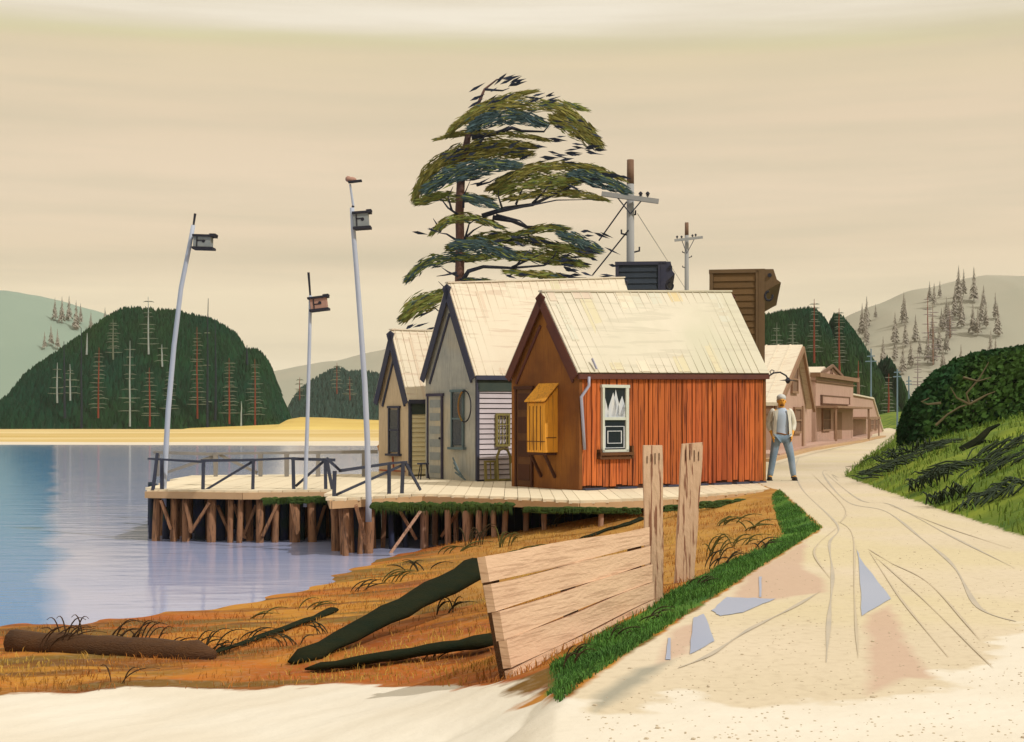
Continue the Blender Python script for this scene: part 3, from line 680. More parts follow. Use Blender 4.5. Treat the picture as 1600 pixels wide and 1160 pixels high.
railing('railing', 'faded grey timber railing along the back edge of the pier over the water',
        [((240, 707), (335, 710)), ((333, 709), (440, 708)), ((438, 708), (590, 706))],
        [(246, 708, 245, 744), (337, 710, 337, 744), (407, 709, 407, 744), (448, 707, 448, 744), (497, 707, 497, 744), (569, 707, 569, 744)],
        [((262, 738), (333, 714)), ((343, 711), (402, 739))], M['rail_grey'], lambda px: 30.9, wd=.085)

# birdhouse poles
def birdhouse_pole(label, pts, D, wpx, tip, box, bm, extra=None):
    base = P(pts[0][0], pts[0][1], D); t = thing('birdhouse_pole', base, label, 'birdhouse pole', 'birdhouse poles on the pier')
    q = [P(a, b_, D)-base for a, b_ in pts]
    q = [q[0]+Vector((0, 0, -.35))]+q
    b = MB(); n = len(q); b.tube(q, [wpx/F*D/2*(1-.3*i/(n-1)) for i in range(n)], 10); b.build('pole', M['pole_blue'], t, smooth=True)
    b = MB(); b.tube([q[-1]-Vector((0, 0, .03)), P(tip[0], tip[1], D)-base], [.018, .024], 6); b.build('tip', M['ink'], t)
    x0, y0, x1, y1, ca, tilt = box
    c = P((x0+x1)/2, (y0+y1)/2, D)-base; wx = (x1-x0)/F*D; hh = (y1-y0)/F*D
    rot = Matrix.Rotation(-tilt, 3, 'Y'); b = MB(); b.box(c, (wx, wx*.75, hh), rot); hb = b.build('birdhouse', bm, t)
    b = MB(); b.box(c+rot @ Vector((ca, 0, hh/2+.02)), (wx*1.28, wx*.98, .035), rot); b.box(c+rot @ Vector((ca+wx*.5, 0, hh/2+.045)), (wx*.35, wx*.8, .03), rot); b.build('roof', M['ink'], hb)
    b = MB(); b.box(c+rot @ Vector((ca*.5, 0, -hh/2-.02)), (wx*1.2, wx*1.0, .04), rot); b.build('floor', M['ink'], hb)
    b = MB(); yv = -wx*.375
    b.tube([c+rot @ Vector((.03, yv+.01, .01)), c+rot @ Vector((.03, yv-.006, .01))], .028, 12); b.box(c+rot @ Vector((-wx*.28, yv-.003, 0)), (.02, .012, hh*.9), rot)
    b.box(c+rot @ Vector((-wx*.05, yv-.003, hh*.12 if ca else -hh*.05)), (wx*.5, .012, .018), rot); b.build('entrance', M['ink'], hb)
    if extra: extra(t, base, D)
birdhouse_pole('tall birdhouse pole leaning right at the far left end of the pier', [(256, 762), (263, 640), (272, 540), (283, 450), (296, 385), (302, 352)], 25.7, 9, (305, 334), (304, 371, 331, 387, .03, -.03), M['box_grey'])
birdhouse_pole('shortest birdhouse pole with a pink box and dark perches, middle of the three', [(477, 762), (481, 640), (484, 520), (485, 462)], 25.4, 7, (482, 426), (486, 467, 511, 483, .0, .12), M['box_pink'])
def vane(t, base, D):
    b = MB(); b.tube([P(552, 322, D)-base, P(547, 288, D)-base], [.02, .016], 8); b.build('thin_mast', M['pole_blue'], t)
    b = MB(); c = P(549, 281, D)-base
    b.ball(c, (.085, .05, .045), 12, 8); b.ball(c+Vector((-.05, 0, .01)), (.05, .045, .05), 10, 7); o_ = b.build('top_box', M['box_pink'], t, smooth=True)
    b = MB(); b.box(c+Vector((.06, 0, -.03)), (.22, .12, .025), Matrix.Rotation(-.12, 3, 'Y')); b.build('perch', M['ink'], o_)
birdhouse_pole('tallest birdhouse pole with grey box and small pink top box before the pier step', [(576, 782), (574, 690), (570, 600), (563, 500), (557, 420), (552, 360), (550, 325)], 22.9, 10, (552, 322), (553, 335, 576, 355, .02, .07), M['box_grey'], vane)

# ------------------------------------------------------------------ shacks
LD = Vector((.79, .61, 0)).normalized(); WDv = Vector((-LD.y, LD.x, 0)); RZ = math.atan2(LD.y, LD.x)
def shack(name, label, near, L, w_, e0, e1, r0, r1, wallm, side, roofm, trim, frieze, siding, gapm, sheets=()):
    t = thing(name, near, label, 'shack', 'wooden shacks on the pier', rz=RZ)
    ea = lambda x: e0+(e1-e0)*x/L; ri = lambda x: r0+(r1-r0)*x/L
    b = MB(); z0 = -.01
    A_ = [(0, 0, z0), (0, w_, z0), (0, w_, ea(0)), (0, w_/2, ri(0)), (0, 0, ea(0))]; B_ = [(L, y, z if z <= z0 else (ea(L) if z < ri(0) else ri(L))) for _, y, z in A_]
    b.add(A_+B_, [(0, 1, 2, 3, 4), (5, 9, 8, 7, 6), (0, 5, 6, 1), (1, 6, 7, 2), (2, 7, 8, 3), (3, 8, 9, 4)])
    b.cur = 1; b.add([A_[0], A_[4], B_[4], B_[0]], [(0, 1, 2, 3)]); b.build('wall', [wallm, gapm], t)
    ov = .10
    def slope(sgn):
        rb = MB(); y_e = -ov*.6 if sgn < 0 else w_+ov*.6
        k = (ri(0)-ea(0))/(w_/2); dz = .6*ov*k; th = .03
        pts = []
        for x in (-.09, L+.09):
            pts += [Vector((x, w_/2, ri(x)+.045)), Vector((x, y_e, ea(x)-dz+.045))]
        nrm = (pts[2]-pts[0]).cross(pts[1]-pts[0]).normalized()
        if nrm.z < 0: nrm = -nrm
        a, b2, c, d = pts
        rb.add([a, b2, d, c, a+nrm*th, b2+nrm*th, d+nrm*th, c+nrm*th], [(0, 1, 2, 3), (7, 6, 5, 4), (0, 4, 5, 1), (1, 5, 6, 2), (2, 6, 7, 3), (3, 7, 4, 0)])
        x = -.02
        while x < L:
            f = (x+.09)/(L+.18); p, q = a.lerp(c, f)+nrm*(th+.004), b2.lerp(d, f)+nrm*(th+.004); rb.beam(p, q, .022, .02, up=nrm); x += .21+R.uniform(-.004, .004)
        return rb, pts, nrm
    rb, pts, nrm = slope(-1); rf = rb.build('roof', roofm, t)
    th_ = .03
    if sheets:
        a, b2, c, d = pts; nn = nrm
        for (f0, f1, g0, g1, mm) in sheets:
            P_ = lambda f, g_: a.lerp(c, f).lerp(b2.lerp(d, f), g_)+nn*(th_+.0035)
            sb = MB(); lo_ = [P_(f0, g0), P_(f1, g0), P_(f1, g1), P_(f0, g1)]; sb.add(lo_+[v+nn*.006 for v in lo_], [(0, 3, 2, 1), (4, 5, 6, 7), (0, 1, 5, 4), (1, 2, 6, 5), (2, 3, 7, 6), (3, 0, 4, 7)]); sb.build('roof_sheet', M[mm], rf)
    rb2, pts2, nrm2 = slope(1); rb2.build('roof', roofm, t)
    cp = MB(); cp.beam((-.1, w_/2, ri(-.1)+.075), (L+.1, w_/2, ri(L+.1)+.075), .12, .03); cp.build('ridge_cap', roofm, rf)
    # rake boards: outer dark, inner line
    for (pp, nn) in ((pts, nrm), (pts2, nrm2)):
        for x, i0 in ((-.10, 0), (L+.10, 2)):
            a, c = pp[i0].copy(), pp[i0+1].copy(); a.x = x; c.x = x; b = MB()
            off = -nn*.085; b.beam(a+off, c+off+(c-a).normalized()*.02, .16, .025, up=Vector((1, 0, 0))); b.build('rake_board', trim, t)
        b = MB(); a, c = pp[0].copy(), pp[1].copy(); a.x = c.x = -.02; off = -nn*.26; b.beam(a+off+(c-a).normalized()*.55, c+off, .05, .03, up=Vector((1, 0, 0))); b.build('rake_trim', trim, t)
    b = MB(); b.beam((-.08, -.075, ea(0)-.10), (L+.08, -.075, ea(L)-.10), .05, .09); b.build('fascia', trim, t)
    if frieze: b = MB(); b.beam((0, -.03, ea(0)-.26), (L, -.03, ea(L)-.26), .03, .24); b.build('frieze_board', frieze, t)
    top = .38 if frieze else .12
    b = MB()
    if siding == 'clap':
        z = .03
        while z < ea(0)-top:
            h = .098 if gapm is M['olive_wood'] else .085; jit = R.uniform(-.004, .004)
            b.add([(.04, -.012, z+h), (L-.04, -.012, z+h+jit), (L-.04, -.034, z), (.04, -.034, z+jit), (.04, -.005, z+h), (L-.04, -.005, z+h), (L-.04, -.005, z), (.04, -.005, z)], [(0, 1, 2, 3), (0, 4, 5, 1), (3, 2, 6, 7), (0, 3, 7, 4), (1, 5, 6, 2)]); z += .104
    else:
        x = .03
        while x < L-.05:
            wd = R.uniform(.07, .15); gp = R.choice([.016, .022, .032]); x2 = min(x+wd, L-.03)
            b.b2((x, -.03+R.uniform(-.004, .004), .02+R.uniform(0, .06)), (x2, -.003, ea(x)-top+.02)); x = x2+gp
    b.build('siding', side, t)
    for x in (0, L):
        b = MB(); b.box((x, -.02, ea(x)/2-.05), (.07, .05, ea(x)-.12)); b.build('corner_board', wallm if siding != 'clap' else trim, t)
    return t
def local_box(name, t, lo, hi, m, parent=None): b = MB(); b.b2(lo, hi); return b.build(name, m, parent or t)
def gable_window(t, y0, y1, z0, z1, frame_m, dark=None):
    w_ = local_box('window', t, (-.03, y0+.04, z0+.04), (-.005, y1-.04, z1-.04), M['glass'])
    b = MB()
    for lo, hi in [((-.05, y0, z0), (-.004, y0+.04, z1)), ((-.05, y1-.04, z0), (-.004, y1, z1)), ((-.055, y0-.03, z1), (-.004, y1+.03, z1+.05)), ((-.045, y0, (z0+z1)/2), (-.004, y1, (z0+z1)/2+.035))]: b.b2(lo, hi)
    b.build('window_frame', frame_m, w_)
    local_box('sill', t, (-.09, y0-.06, z0-.05), (-.004, y1+.06, z0), frame_m, w_)
def gable_door(t, y0, y1, z1, leaf_m, frame_m, panels, pm=None):
    d = local_box('door', t, (-.025, y0+.04, .02), (-.004, y1-.04, z1-.04), leaf_m)
    b = MB()
    for lo, hi in [((-.05, y0, .0), (-.003, y0+.04, z1)), ((-.05, y1-.04, 0), (-.003, y1, z1)), ((-.055, y0-.03, z1-.04), (-.003, y1+.03, z1+.02))]: b.b2(lo, hi)
    b.build('door_frame', frame_m, d)
    b = MB()
    for z in np.linspace(.12, z1-.12-panels[1], panels[0]): 
        b.b2((-.034, y0+.09, z), (-.024, y1-.09, z+panels[1]))
    b.build('door_panel', pm or frame_m, d)
    b = MB(); b.ball((-.05, y0+.08, z1*.48), .025, 8, 6); b.build('handle', M['ink'], d)

n3 = G(905, 766); n3 = Vector((n3.x, n3.y, 0))
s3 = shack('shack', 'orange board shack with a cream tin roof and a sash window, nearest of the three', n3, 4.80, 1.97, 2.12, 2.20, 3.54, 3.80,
           M['orange_gable_shaded'], M['orange_board'], M['roof_tin'], M['maroon_trim'], None, 'board', M['dark_gap'], [(.022, .06, .01, .12, 'sheet_pink'), (.14, .235, .01, .09, 'sheet_pink'), (.04, .072, .16, .62, 'sheet_blue'), (.165, .23, .1, .97, 'sheet_straw'), (.36, .43, .0, .55, 'sheet_pale'), (.43, .475, .03, .4, 'sheet_blue'), (.53, .585, .02, .45, 'sheet_blue'), (.635, .70, .0, .55, 'sheet_ochre'), (.70, .74, .25, .99, 'sheet_straw'), (.50, .56, .5, .99, 'sheet_straw'), (.86, .915, .02, .38, 'sheet_blue'), (.30, .36, .55, .99, 'sheet_pale')])
gable_door(s3, 1.30, 1.82, 1.86, M['brown_wood'], M['dark_gap'], (4, .3))
# golden cabinet bay projecting from the gable
bay = MB(); bx = -.30
bay.add([(0, .60, .66), (bx, .60, .66), (bx, 1.12, .66), (0, 1.12, .66), (0, .60, 1.84), (bx, .60, 1.55), (bx, 1.12, 1.55), (0, 1.12, 1.84)], [(0, 3, 2, 1), (4, 5, 6, 7), (0, 1, 5, 4), (1, 2, 6, 5), (2, 3, 7, 6)])
bayo = bay.build('cabinet', M['gold_box'], s3); bayo['label'] = 'golden yellow wall cabinet with sloping top'
b = MB(); b.add([(-.0, .57, 1.90), (bx-.04, .57, 1.575), (bx-.04, 1.15, 1.575), (0, 1.15, 1.90), (-.0, .57, 1.92), (bx-.04, .57, 1.595), (bx-.04, 1.15, 1.595), (0, 1.15, 1.92)], [(0, 3, 2, 1), (4, 5, 6, 7), (0, 1, 5, 4), (1, 2, 6, 5), (2, 3, 7, 6)]); b.build('cabinet_top', M['gold_box'], bayo)
b = MB()
for y in (.72, .83, .93, 1.03): b.b2((bx-.008, y, .70), (bx+.002, y+.012, 1.5))
b.b2((bx-.008, .6, .85), (bx+.002, 1.12, .865)); b.b2((bx+.03, .592, .92), (-.04, .602, .935)); b.build('cabinet_slats', M['brown_wood'], bayo)
b = MB(); b.beam((-.01, .66, .2), (bx+.03, .66, .64), .04, .05); b.beam((-.01, 1.06, .2), (bx+.03, 1.06, .64), .04, .05); b.b2((bx, .62, .61), (-.01, 1.1, .655)); b.build('bracket', M['dark_gap'], bayo)
# sash window on long side; local x from pixel
def lx3(px):
    best = None
    for i in range(2000):
        x = 4.8*i/2000; p = n3+LD*x
        if 800+F*p.x/p.y >= px: return x
    return 4.8
xa, xb = lx3(937), lx3(978)
zt = lambda py, x: CAMZ-(py-HY)/F*(n3+LD*x).y
za, zb = zt(706, xa), zt(602, xa)
wn = local_box('window', s3, (xa+.04, -.050, za+.04), (xb-.04, -.036, zb-.04), M['glass'])
b = MB()
for lo, hi in [((xa, -.085, za), (xa+.05, -.02, zb)), ((xb-.07, -.085, za), (xb, -.02, zb)), ((xa-.02, -.09, zb-.045), (xb+.02, -.02, zb+.01)), ((xa, -.085, za-.01), (xb, -.02, za+.035)), ((xa+.05, -.078, (za+zb)/2-.03), (xb-.07, -.02, (za+zb)/2+.02))]: b.b2(lo, hi)
b.build('window_frame', M['white_frame'], wn)
b = MB(); zm = (za+zb)/2
for (u, wdt, hgt, ln) in ((.12, .10, .34, -.03), (.34, .16, .44, .05), (.55, .15, .50, .0), (.74, .15, .38, .06), (.9, .14, .24, .02)):   # gathered curtain, drawn up in uneven folds
    uc = xa+.05+(xb-xa-.12)*u; wq = wdt*(xb-xa); b.add([(max(xa+.05, uc-wq), -.056, zm+.03), (min(xb-.07, uc+wq), -.056, zm+.03), (min(xb-.07, uc+wq*.8+ln), -.056, zm+.03+hgt*.5), (min(xb-.075, max(xa+.05, uc+ln)), -.056, zm+.03+hgt), (max(xa+.05, uc-wq*.5), -.056, zm+.03+hgt*.45)], [(0, 1, 2, 3, 4)])
b.add([(xa+.05, -.0555, zm+.02), (xb-.07, -.0555, zm+.02), (xb-.07, -.0555, zm+.13), (xa+.05, -.0555, zm+.11)], [(0, 1, 2, 3)])
b.build('curtain', M['curtain'], wn, fix=False)
b = MB(); xc0, xc1, zc0, zc1 = xa+.07, xb-.09, za+.06, zm-.14
for k in (0, 1):
    i0 = k*.065; q = .012
    for lo, hi in [((xc0+i0, -.060, zc0+i0*1.3), (xc0+i0+q*1.6, -.052, zc1-i0*1.3)), ((xc1-i0-q*1.6, -.060, zc0+i0*1.3), (xc1-i0, -.052, zc1-i0*1.3)), ((xc0+i0, -.061, zc1-i0*1.3-q), (xc1-i0, -.052, zc1-i0*1.3)), ((xc0+i0, -.061, zc0+i0*1.3), (xc1-i0, -.052, zc0+i0*1.3+q))]: b.b2(lo, hi)
b.build('pane_reflection', M['curtain'], wn)  # nested bars paint the reflections in the lower pane
b = MB(); b.b2((xa-.09, -.13, za-.07), (xb+.09, -.02, za-.015)); b.b2((xa-.05, -.10, za-.14), (xb+.05, -.02, za-.085)); b.b2((xa-.09, -.12, za-.13), (xa-.05, -.02, za+.04)); b.b2((xb+.05, -.12, za-.13), (xb+.09, -.02, za+.10)); b.build('sill', M['brown_wood'], wn)
b = MB(); xp = lx3(913); b.tube([(xp+.02, -.10, 2.02), (xp+.02, -.10, 1.86), (xp-.14, -.08, 1.66), (xp-.10, -.075, 1.2), (xp-.06, -.075, .72)], .028, 8); b.build('drainpipe', M['pipe_lilac'], s3, smooth=True)
b = MB(); xk = lx3(926); b.beam((xk, -.11, 2.16), (xk-.04, -.03, 2.35), .04, .03); b.build('drainpipe_hook', M['pipe_lilac'], s3)
b = MB(); x = .05
while x < 4.7: ln = R.uniform(.25, .6); b.b2((x, -.12, -.005), (x+ln, -.02, .03)); x += ln+R.uniform(.05, .3)
b.build('base_shade_strip', M['navy_trim'], s3)  # broken dark strips painting the shade along the wall foot
b = MB(); b.beam((.03, -.035, 2.0), (4.75, -.035, 2.07), .012, .05); b.build('frieze_board', M['maroon_trim'], s3)
# faded patches of paint on the roof
nr = Vector((0, -(3.54-2.12), 1.97/2)).normalized(); nr = Vector((0, -.82, .57))

# lamp bracket at the far corner
lampt = thing('wall_lamp', n3+LD*4.8, 'black wrought iron lamp on a scrolled bracket at the corner of the orange shack', 'wall lamp', rz=0)
D_ = lampt.location.y
q = lambda px, py: P(px, py, D_)-lampt.location
b = MB(); b.tube([q(1191, 598), q(1199, 589), q(1209, 583), q(1219, 582), q(1228, 587), q(1231, 592)], .018, 6); b.tube([q(1191, 583), q(1197, 589), q(1203, 589)], .010, 5)
b.tube([q(1205, 585), q(1203, 581), q(1206, 578), q(1210, 580), q(1208, 582)], .010, 5); b.build('bracket', M['ink'], lampt)
b = MB(); c = q(1231, 594)
b.tube([c+Vector((0, 0, .05)), c+Vector((0, 0, .01)), c+Vector((0, 0, -.012))], [.02, .05, .17], 14); b.tube([c+Vector((0, 0, -.012)), c+Vector((0, 0, -.07))], [.055, .025], 10); b.build('lamp_shade', M['ink'], lampt)

n2 = Vector((-.715, 28.6, 0))
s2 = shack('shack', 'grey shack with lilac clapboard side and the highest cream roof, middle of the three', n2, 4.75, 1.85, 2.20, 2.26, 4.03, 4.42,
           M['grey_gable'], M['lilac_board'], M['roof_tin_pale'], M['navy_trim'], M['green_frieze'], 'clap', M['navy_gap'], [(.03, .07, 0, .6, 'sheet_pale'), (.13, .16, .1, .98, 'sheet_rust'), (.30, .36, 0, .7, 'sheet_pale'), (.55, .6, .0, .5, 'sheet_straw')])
gable_door(s2, 1.18, 1.74, 1.78, M['grey_gable'], M['navy_gap'], (6, .16), M['box_grey']); gable_window(s2, .42, .86, .68, 1.82, M['steel_blue'])
n1 = Vector((-2.26, 31.1, 0))
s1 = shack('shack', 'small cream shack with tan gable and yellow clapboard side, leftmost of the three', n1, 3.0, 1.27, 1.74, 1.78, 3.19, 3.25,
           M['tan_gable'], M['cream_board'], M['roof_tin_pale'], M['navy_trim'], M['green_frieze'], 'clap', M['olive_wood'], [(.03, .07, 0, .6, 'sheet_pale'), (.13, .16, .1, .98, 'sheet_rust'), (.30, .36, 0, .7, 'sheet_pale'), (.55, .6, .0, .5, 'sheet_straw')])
gable_window(s1, .38, .82, .48, 1.5, M['navy_trim'])
b = MB(); b.beam((-.06, 0.1, .10), (-.06, 1.15, .10), .03, .03); b.beam((-.06, .55, .1), (-.06, .6, .42), .03, .03, up=(0, 1, 0)); b.build('red_rail', M['rust_red'], s1)

# things around the shacks
def W2(o, x, y, z=0): return o+LD*x+WDv*y+Vector((0, 0, z))
t = thing('hoop', W2(n2, -.09, .30, 1.52), 'tall oval hoop half black half rusty hanging by the grey shack window', 'hoop', rz=RZ)
def arc(a0, a1, rx, rz_, n=14): return [(0, rx*math.cos(math.radians(a0+(a1-a0)*i/n)), rz_*math.sin(math.radians(a0+(a1-a0)*i/n))) for i in range(n+1)]
b = MB(); b.tube(arc(70, 290, .22, .32), .014, 6); b.build('black_half', M['ink'], t)
b = MB(); b.tube(arc(-70, 70, .22, .32), .02, 6); b.build('rusty_half', M['rust_ring'], t)
pt = G(661, 749); t = thing('stool', pt, 'small three legged navy stool beside the cream clapboard wall', 'stool')
b = MB(); b.tube([(0, 0, .31), (0, 0, .34)], .13, 14); b.build('seat', M['navy_trim'], t)
for a in (0.4, 2.5, 4.4): MB().tube([(.07*math.cos(a), .07*math.sin(a), .31), (.14*math.cos(a), .14*math.sin(a), 0)], .014, 6).build('leg', M['ink'], t)
# planks leaning at the grey shack's door
t = thing('plank_pile', W2(n2, -.25, .35), 'small heap of dark planks against the grey gable wall', 'plank pile', rz=RZ)
for k in range(4): MB().beam((.0-.03*k, -.3+.02*k, .03+.04*k), (.16-.02*k, .28, .16+.10*k), .02, .03).build('plank', M['steel_blue'], t)
# olive things before the lilac wall
def frame_obj(name, label, cat, x, y, z, wd, ht, nv, nh, round_top=False, lean=.06, group=None):
    t = thing(name, W2(n2, x, y, z), label, cat, group, rz=RZ); t.rotation_euler = (-lean, 0, RZ)
    b = MB(); q = .045
    if round_top:
        pts = [(0, 0, 0), (0, 0, ht*.75), (wd*.2, 0, ht*.95), (wd/2, 0, ht), (wd*.8, 0, ht*.95), (wd, 0, ht*.75), (wd, 0, 0)]; b.tube(pts, .028, 6)
        b.tube([(0, 0, .02), (wd, 0, .02)], .028, 6)
    else:
        for lo, hi in [((0, -.02, 0), (q, .02, ht)), ((wd-q, -.02, 0), (wd, .02, ht)), ((q, -.02, ht-q), (wd-q, .02, ht)), ((q, -.02, 0), (wd-q, .02, q))]: b.b2(lo, hi)
    b.build('frame', M['olive_wood'], t)
    b = MB()
    for i in range(nv): xx = wd*(i+1)/(nv+1); b.b2((xx-.01, -.008, .02), (xx+.01, .008, ht-.03))
    for i in range(nh): zz = ht*(i+1)/(nh+1); b.b2((.02, -.007, zz-.01), (wd-.02, .007, zz+.01))
    if nv or nh: b.build('bars', M['olive_wood'], t)
    return t
fx = lambda px: (((px-800)/F*28.9)-n2.x)/LD.x
frame_obj('lattice_window', 'olive framed six pane lattice hung high on the lilac clapboards', 'lattice', fx(772), -.06, 1.3-(698-652)/F*28.9, .36, .68, 3, 2, lean=0)
frame_obj('crate', 'low olive slatted crate leaning at the corner of the grey shack', 'crate', fx(751), -.16, 0, .30, .42, 1, 0)
t = frame_obj('basket_frame', 'round topped olive frame standing below the lattice window', 'frame', fx(768), -.22, 0, .34, .66, 0, 0, round_top=True)
t = thing('milk_can', W2(n2, fx(788), -.4), 'white rounded can with olive lid beside the round topped frame', 'can', rz=RZ)
b = MB(); b.tube([(0, 0, 0), (0, 0, .34), (0, 0, .42), (0, 0, .46)], [.11, .11, .07, .07], 14); b.build('body', M['shirt_white'], t, smooth=True); b = MB(); b.tube([(0, 0, .46), (0, 0, .5)], [.085, .08], 14); b.build('lid', M['olive_wood'], t)

# ------------------------------------------------------------------ tall stores behind
def box_store(name, label, corner, dw, L_, wid, H, m, trim, sgn, cornice=True, step=.16):
    """corner: right front bottom; wall faces the camera and runs to the left; shop front faces the street"""
    t = thing(name, corner, label, 'store', 'tall false-front stores behind the shacks', rz=dw)
    b = MB(); b.b2((-wid, 0, -.2), (0, L_, H)); b.build('wall', m, t)
    b = MB(); z = .1
    while z < H-.12: b.add([(-wid+.09, -.008, z+step), (-.22, -.008, z+step), (-.22, -.03, z+.012), (-wid+.09, -.03, z+.012), (-wid+.09, -.004, z+.01), (-.22, -.004, z+.01)], [(0, 1, 2, 3), (3, 2, 5, 4)]); z += step
    b.build('siding', m, t, fix=False)
    b = MB(); b.b2((-.2, -.05, -.2), (.015, .06, H+.01)); b.b2((-.13, -.06, -.2), (-.10, -.05, H)); b.b2((-wid-.01, -.04, -.2), (-wid+.08, .03, H)); b.b2((-wid-.02, -.05, H-.05), (.02, L_+.05, H+.04)); b.build('corner_board', trim, t)
    b = MB(); b.add([(0.0, -.03, H+.03), (.22, -.03, H+.03), (.30, -.03, H-.22), (.40, -.03, H-.30), (.28, -.03, H-.36), (.0, -.03, H-.52)], [(0, 1, 2, 3, 4, 5)])
    vs = b.v[:]; b = MB(); b.prism([Vector(v) for v in vs], (0, L_, 0)); b.build('cornice', trim, t)
    b = MB(); b.tube([(.05+.09*math.cos(a)+.06, -.04, H-.62+.11*math.sin(a)) for a in np.linspace(1.5, 6.6, 12)], .03, 6); b.build('scroll_bracket', M['ink'], t)
    b = MB(); b.tube([(.13, -.045, H-.12), (.13, -.07, H-.12)], .05, 10); b.build('rosette', M['ink'], t)
    return t
c4 = P(1194, 700, 34); st4 = box_store('store', 'tall brown clapboard store with bracketed cornice behind the orange shack', Vector((c4.x, 34, 0)), -.17, 7, 1.30, CAMZ+(652-423)/F*34, M['store_brown'], M['store_brown_trim'], 1)
c5 = P(1040, 700, 38); st5 = box_store('store', 'dark blue clapboard store top showing behind the middle roof', Vector((c5.x, 38, 0)), -.10, 6, 1.34, CAMZ+(652-411)/F*38, M['store_dark'], M['navy_trim'], 1)
for o_, m_ in ((st5, M['store_dark']),):
    for ch in o_.children:
        if ch.name.startswith('cornice'): ch.scale = (.62, 1, 1)

# pink street buildings
def Lw(px, D): return Vector(((px-800)/F*D, D, 0))
def quadwall(b, a, c, z0, z1): b.add([a+Vector((0, 0, z0)), c+Vector((0, 0, z0)), c+Vector((0, 0, z1)), a+Vector((0, 0, z1))], [(0, 1, 2, 3)])
def zz(py, D): return CAMZ-(py-HY)/F*D
gA, gB = Lw(1208, 50), Lw(1260, 57)       # gable front feet
u = (gB-gA).normalized(); bk_ = Vector((-u.y, u.x, 0))*1.0
if bk_.x > 0: bk_ = -bk_
ph = thing('pink_house', gA, 'dusty pink steep gabled house with cream roof right behind the person', 'house', 'pink buildings along the street')
wv = gB-gA; e_z = zz(632, 53); r_z = zz(545, 54); back = bk_*6
b = MB(); a_ = [Vector((0, 0, 0)), wv, wv+Vector((0, 0, e_z)), wv*.66+Vector((0, 0, r_z)), Vector((0, 0, e_z))]
b.prism(a_, back); b.build('wall', M['pink_wall'], ph)
nf = Vector((u.y, -u.x, 0))
for k, (ya, yb2) in enumerate(((a_[3], a_[4]), (a_[3], a_[2]))):
    b = MB(); dd = (yb2-ya).normalized(); e = yb2+dd*.35; up_ = Vector((0, 0, .06)); f = nf*.25
    b.add([ya+f+up_, e+f+up_, e+back-f+up_, ya+back-f+up_, ya+f+up_*3, e+f+up_*3, e+back-f+up_*3, ya+back-f+up_*3], [(0, 1, 2, 3), (7, 6, 5, 4), (0, 4, 5, 1), (1, 5, 6, 2), (2, 6, 7, 3), (3, 7, 4, 0)])
    L6 = 6
    for i in range(1, 14):
        p0 = ya+f+up_*3+(back-f*2)*i/14; b.beam(p0, p0+(e-ya), .06, .05)
    b.build('roof', M['roof_tin_pale'], ph)
    b = MB(); b.beam(ya+nf*.28+Vector((0, 0, .02)), e+nf*.28+Vector((0, 0, .02)), .10, .2); b.build('rake_board', M['pink_trim'], ph)
def onwall(t, A, uu, nn, x0, x1, z0, z1, name, m, d=.06, parent=None):
    b = MB(); p = [A+uu*x0, A+uu*x1]; b.prism([p[0]+Vector((0, 0, z0)), p[1]+Vector((0, 0, z0)), p[1]+Vector((0, 0, z1)), p[0]+Vector((0, 0, z1))], nn*d); return b.build(name, m, parent or t)
def window_on(t, A, uu, nn, x0, x1, z0, z1):
    w_ = onwall(t, A, uu, nn, x0, x1, z0, z1, 'window', M['pink_dark'], .04)
    q = .09
    b = MB()
    for (u0, u1, v0, v1) in ((x0-q, x0, z0, z1), (x1, x1+q, z0, z1), (x0-q*1.5, x1+q*1.5, z1, z1+q), (x0-q*1.5, x1+q*1.5, z0-q, z0), (x0, x1, (z0+z1)/2-.03, (z0+z1)/2+.03)):
        p = [A+uu*u0, A+uu*u1]; b.prism([p[0]+Vector((0, 0, v0)), p[1]+Vector((0, 0, v0)), p[1]+Vector((0, 0, v1)), p[0]+Vector((0, 0, v1))], nn*.09)
    b.build('window_frame', M['pink_trim'], w_)
O0 = Vector((0, 0, 0)); Lg = wv.length
window_on(ph, O0, u, nf, Lg*.50, Lg*.66, 2.3, 3.2); window_on(ph, O0, u, nf, Lg*.58, Lg*.76, .75, 1.6)
onwall(ph, O0, u, nf, Lg*.02, Lg*.08, .0, e_z, 'corner_board', M['pink_trim'], .05)
onwall(ph, O0, u, nf, Lg*.84, Lg*.89, .0, e_z*.98, 'corner_board', M['pink_trim'], .05)
# side clapboards lines
b = MB()
for z in (e_z-.15, e_z-.4, e_z-.62): b.beam(back*.0+Vector((0, 0, z))+nf*.0-u*.03, back+Vector((0, 0, z))-u*.03, .05, .06)
b.build('frieze_board', M['pink_trim'], ph)

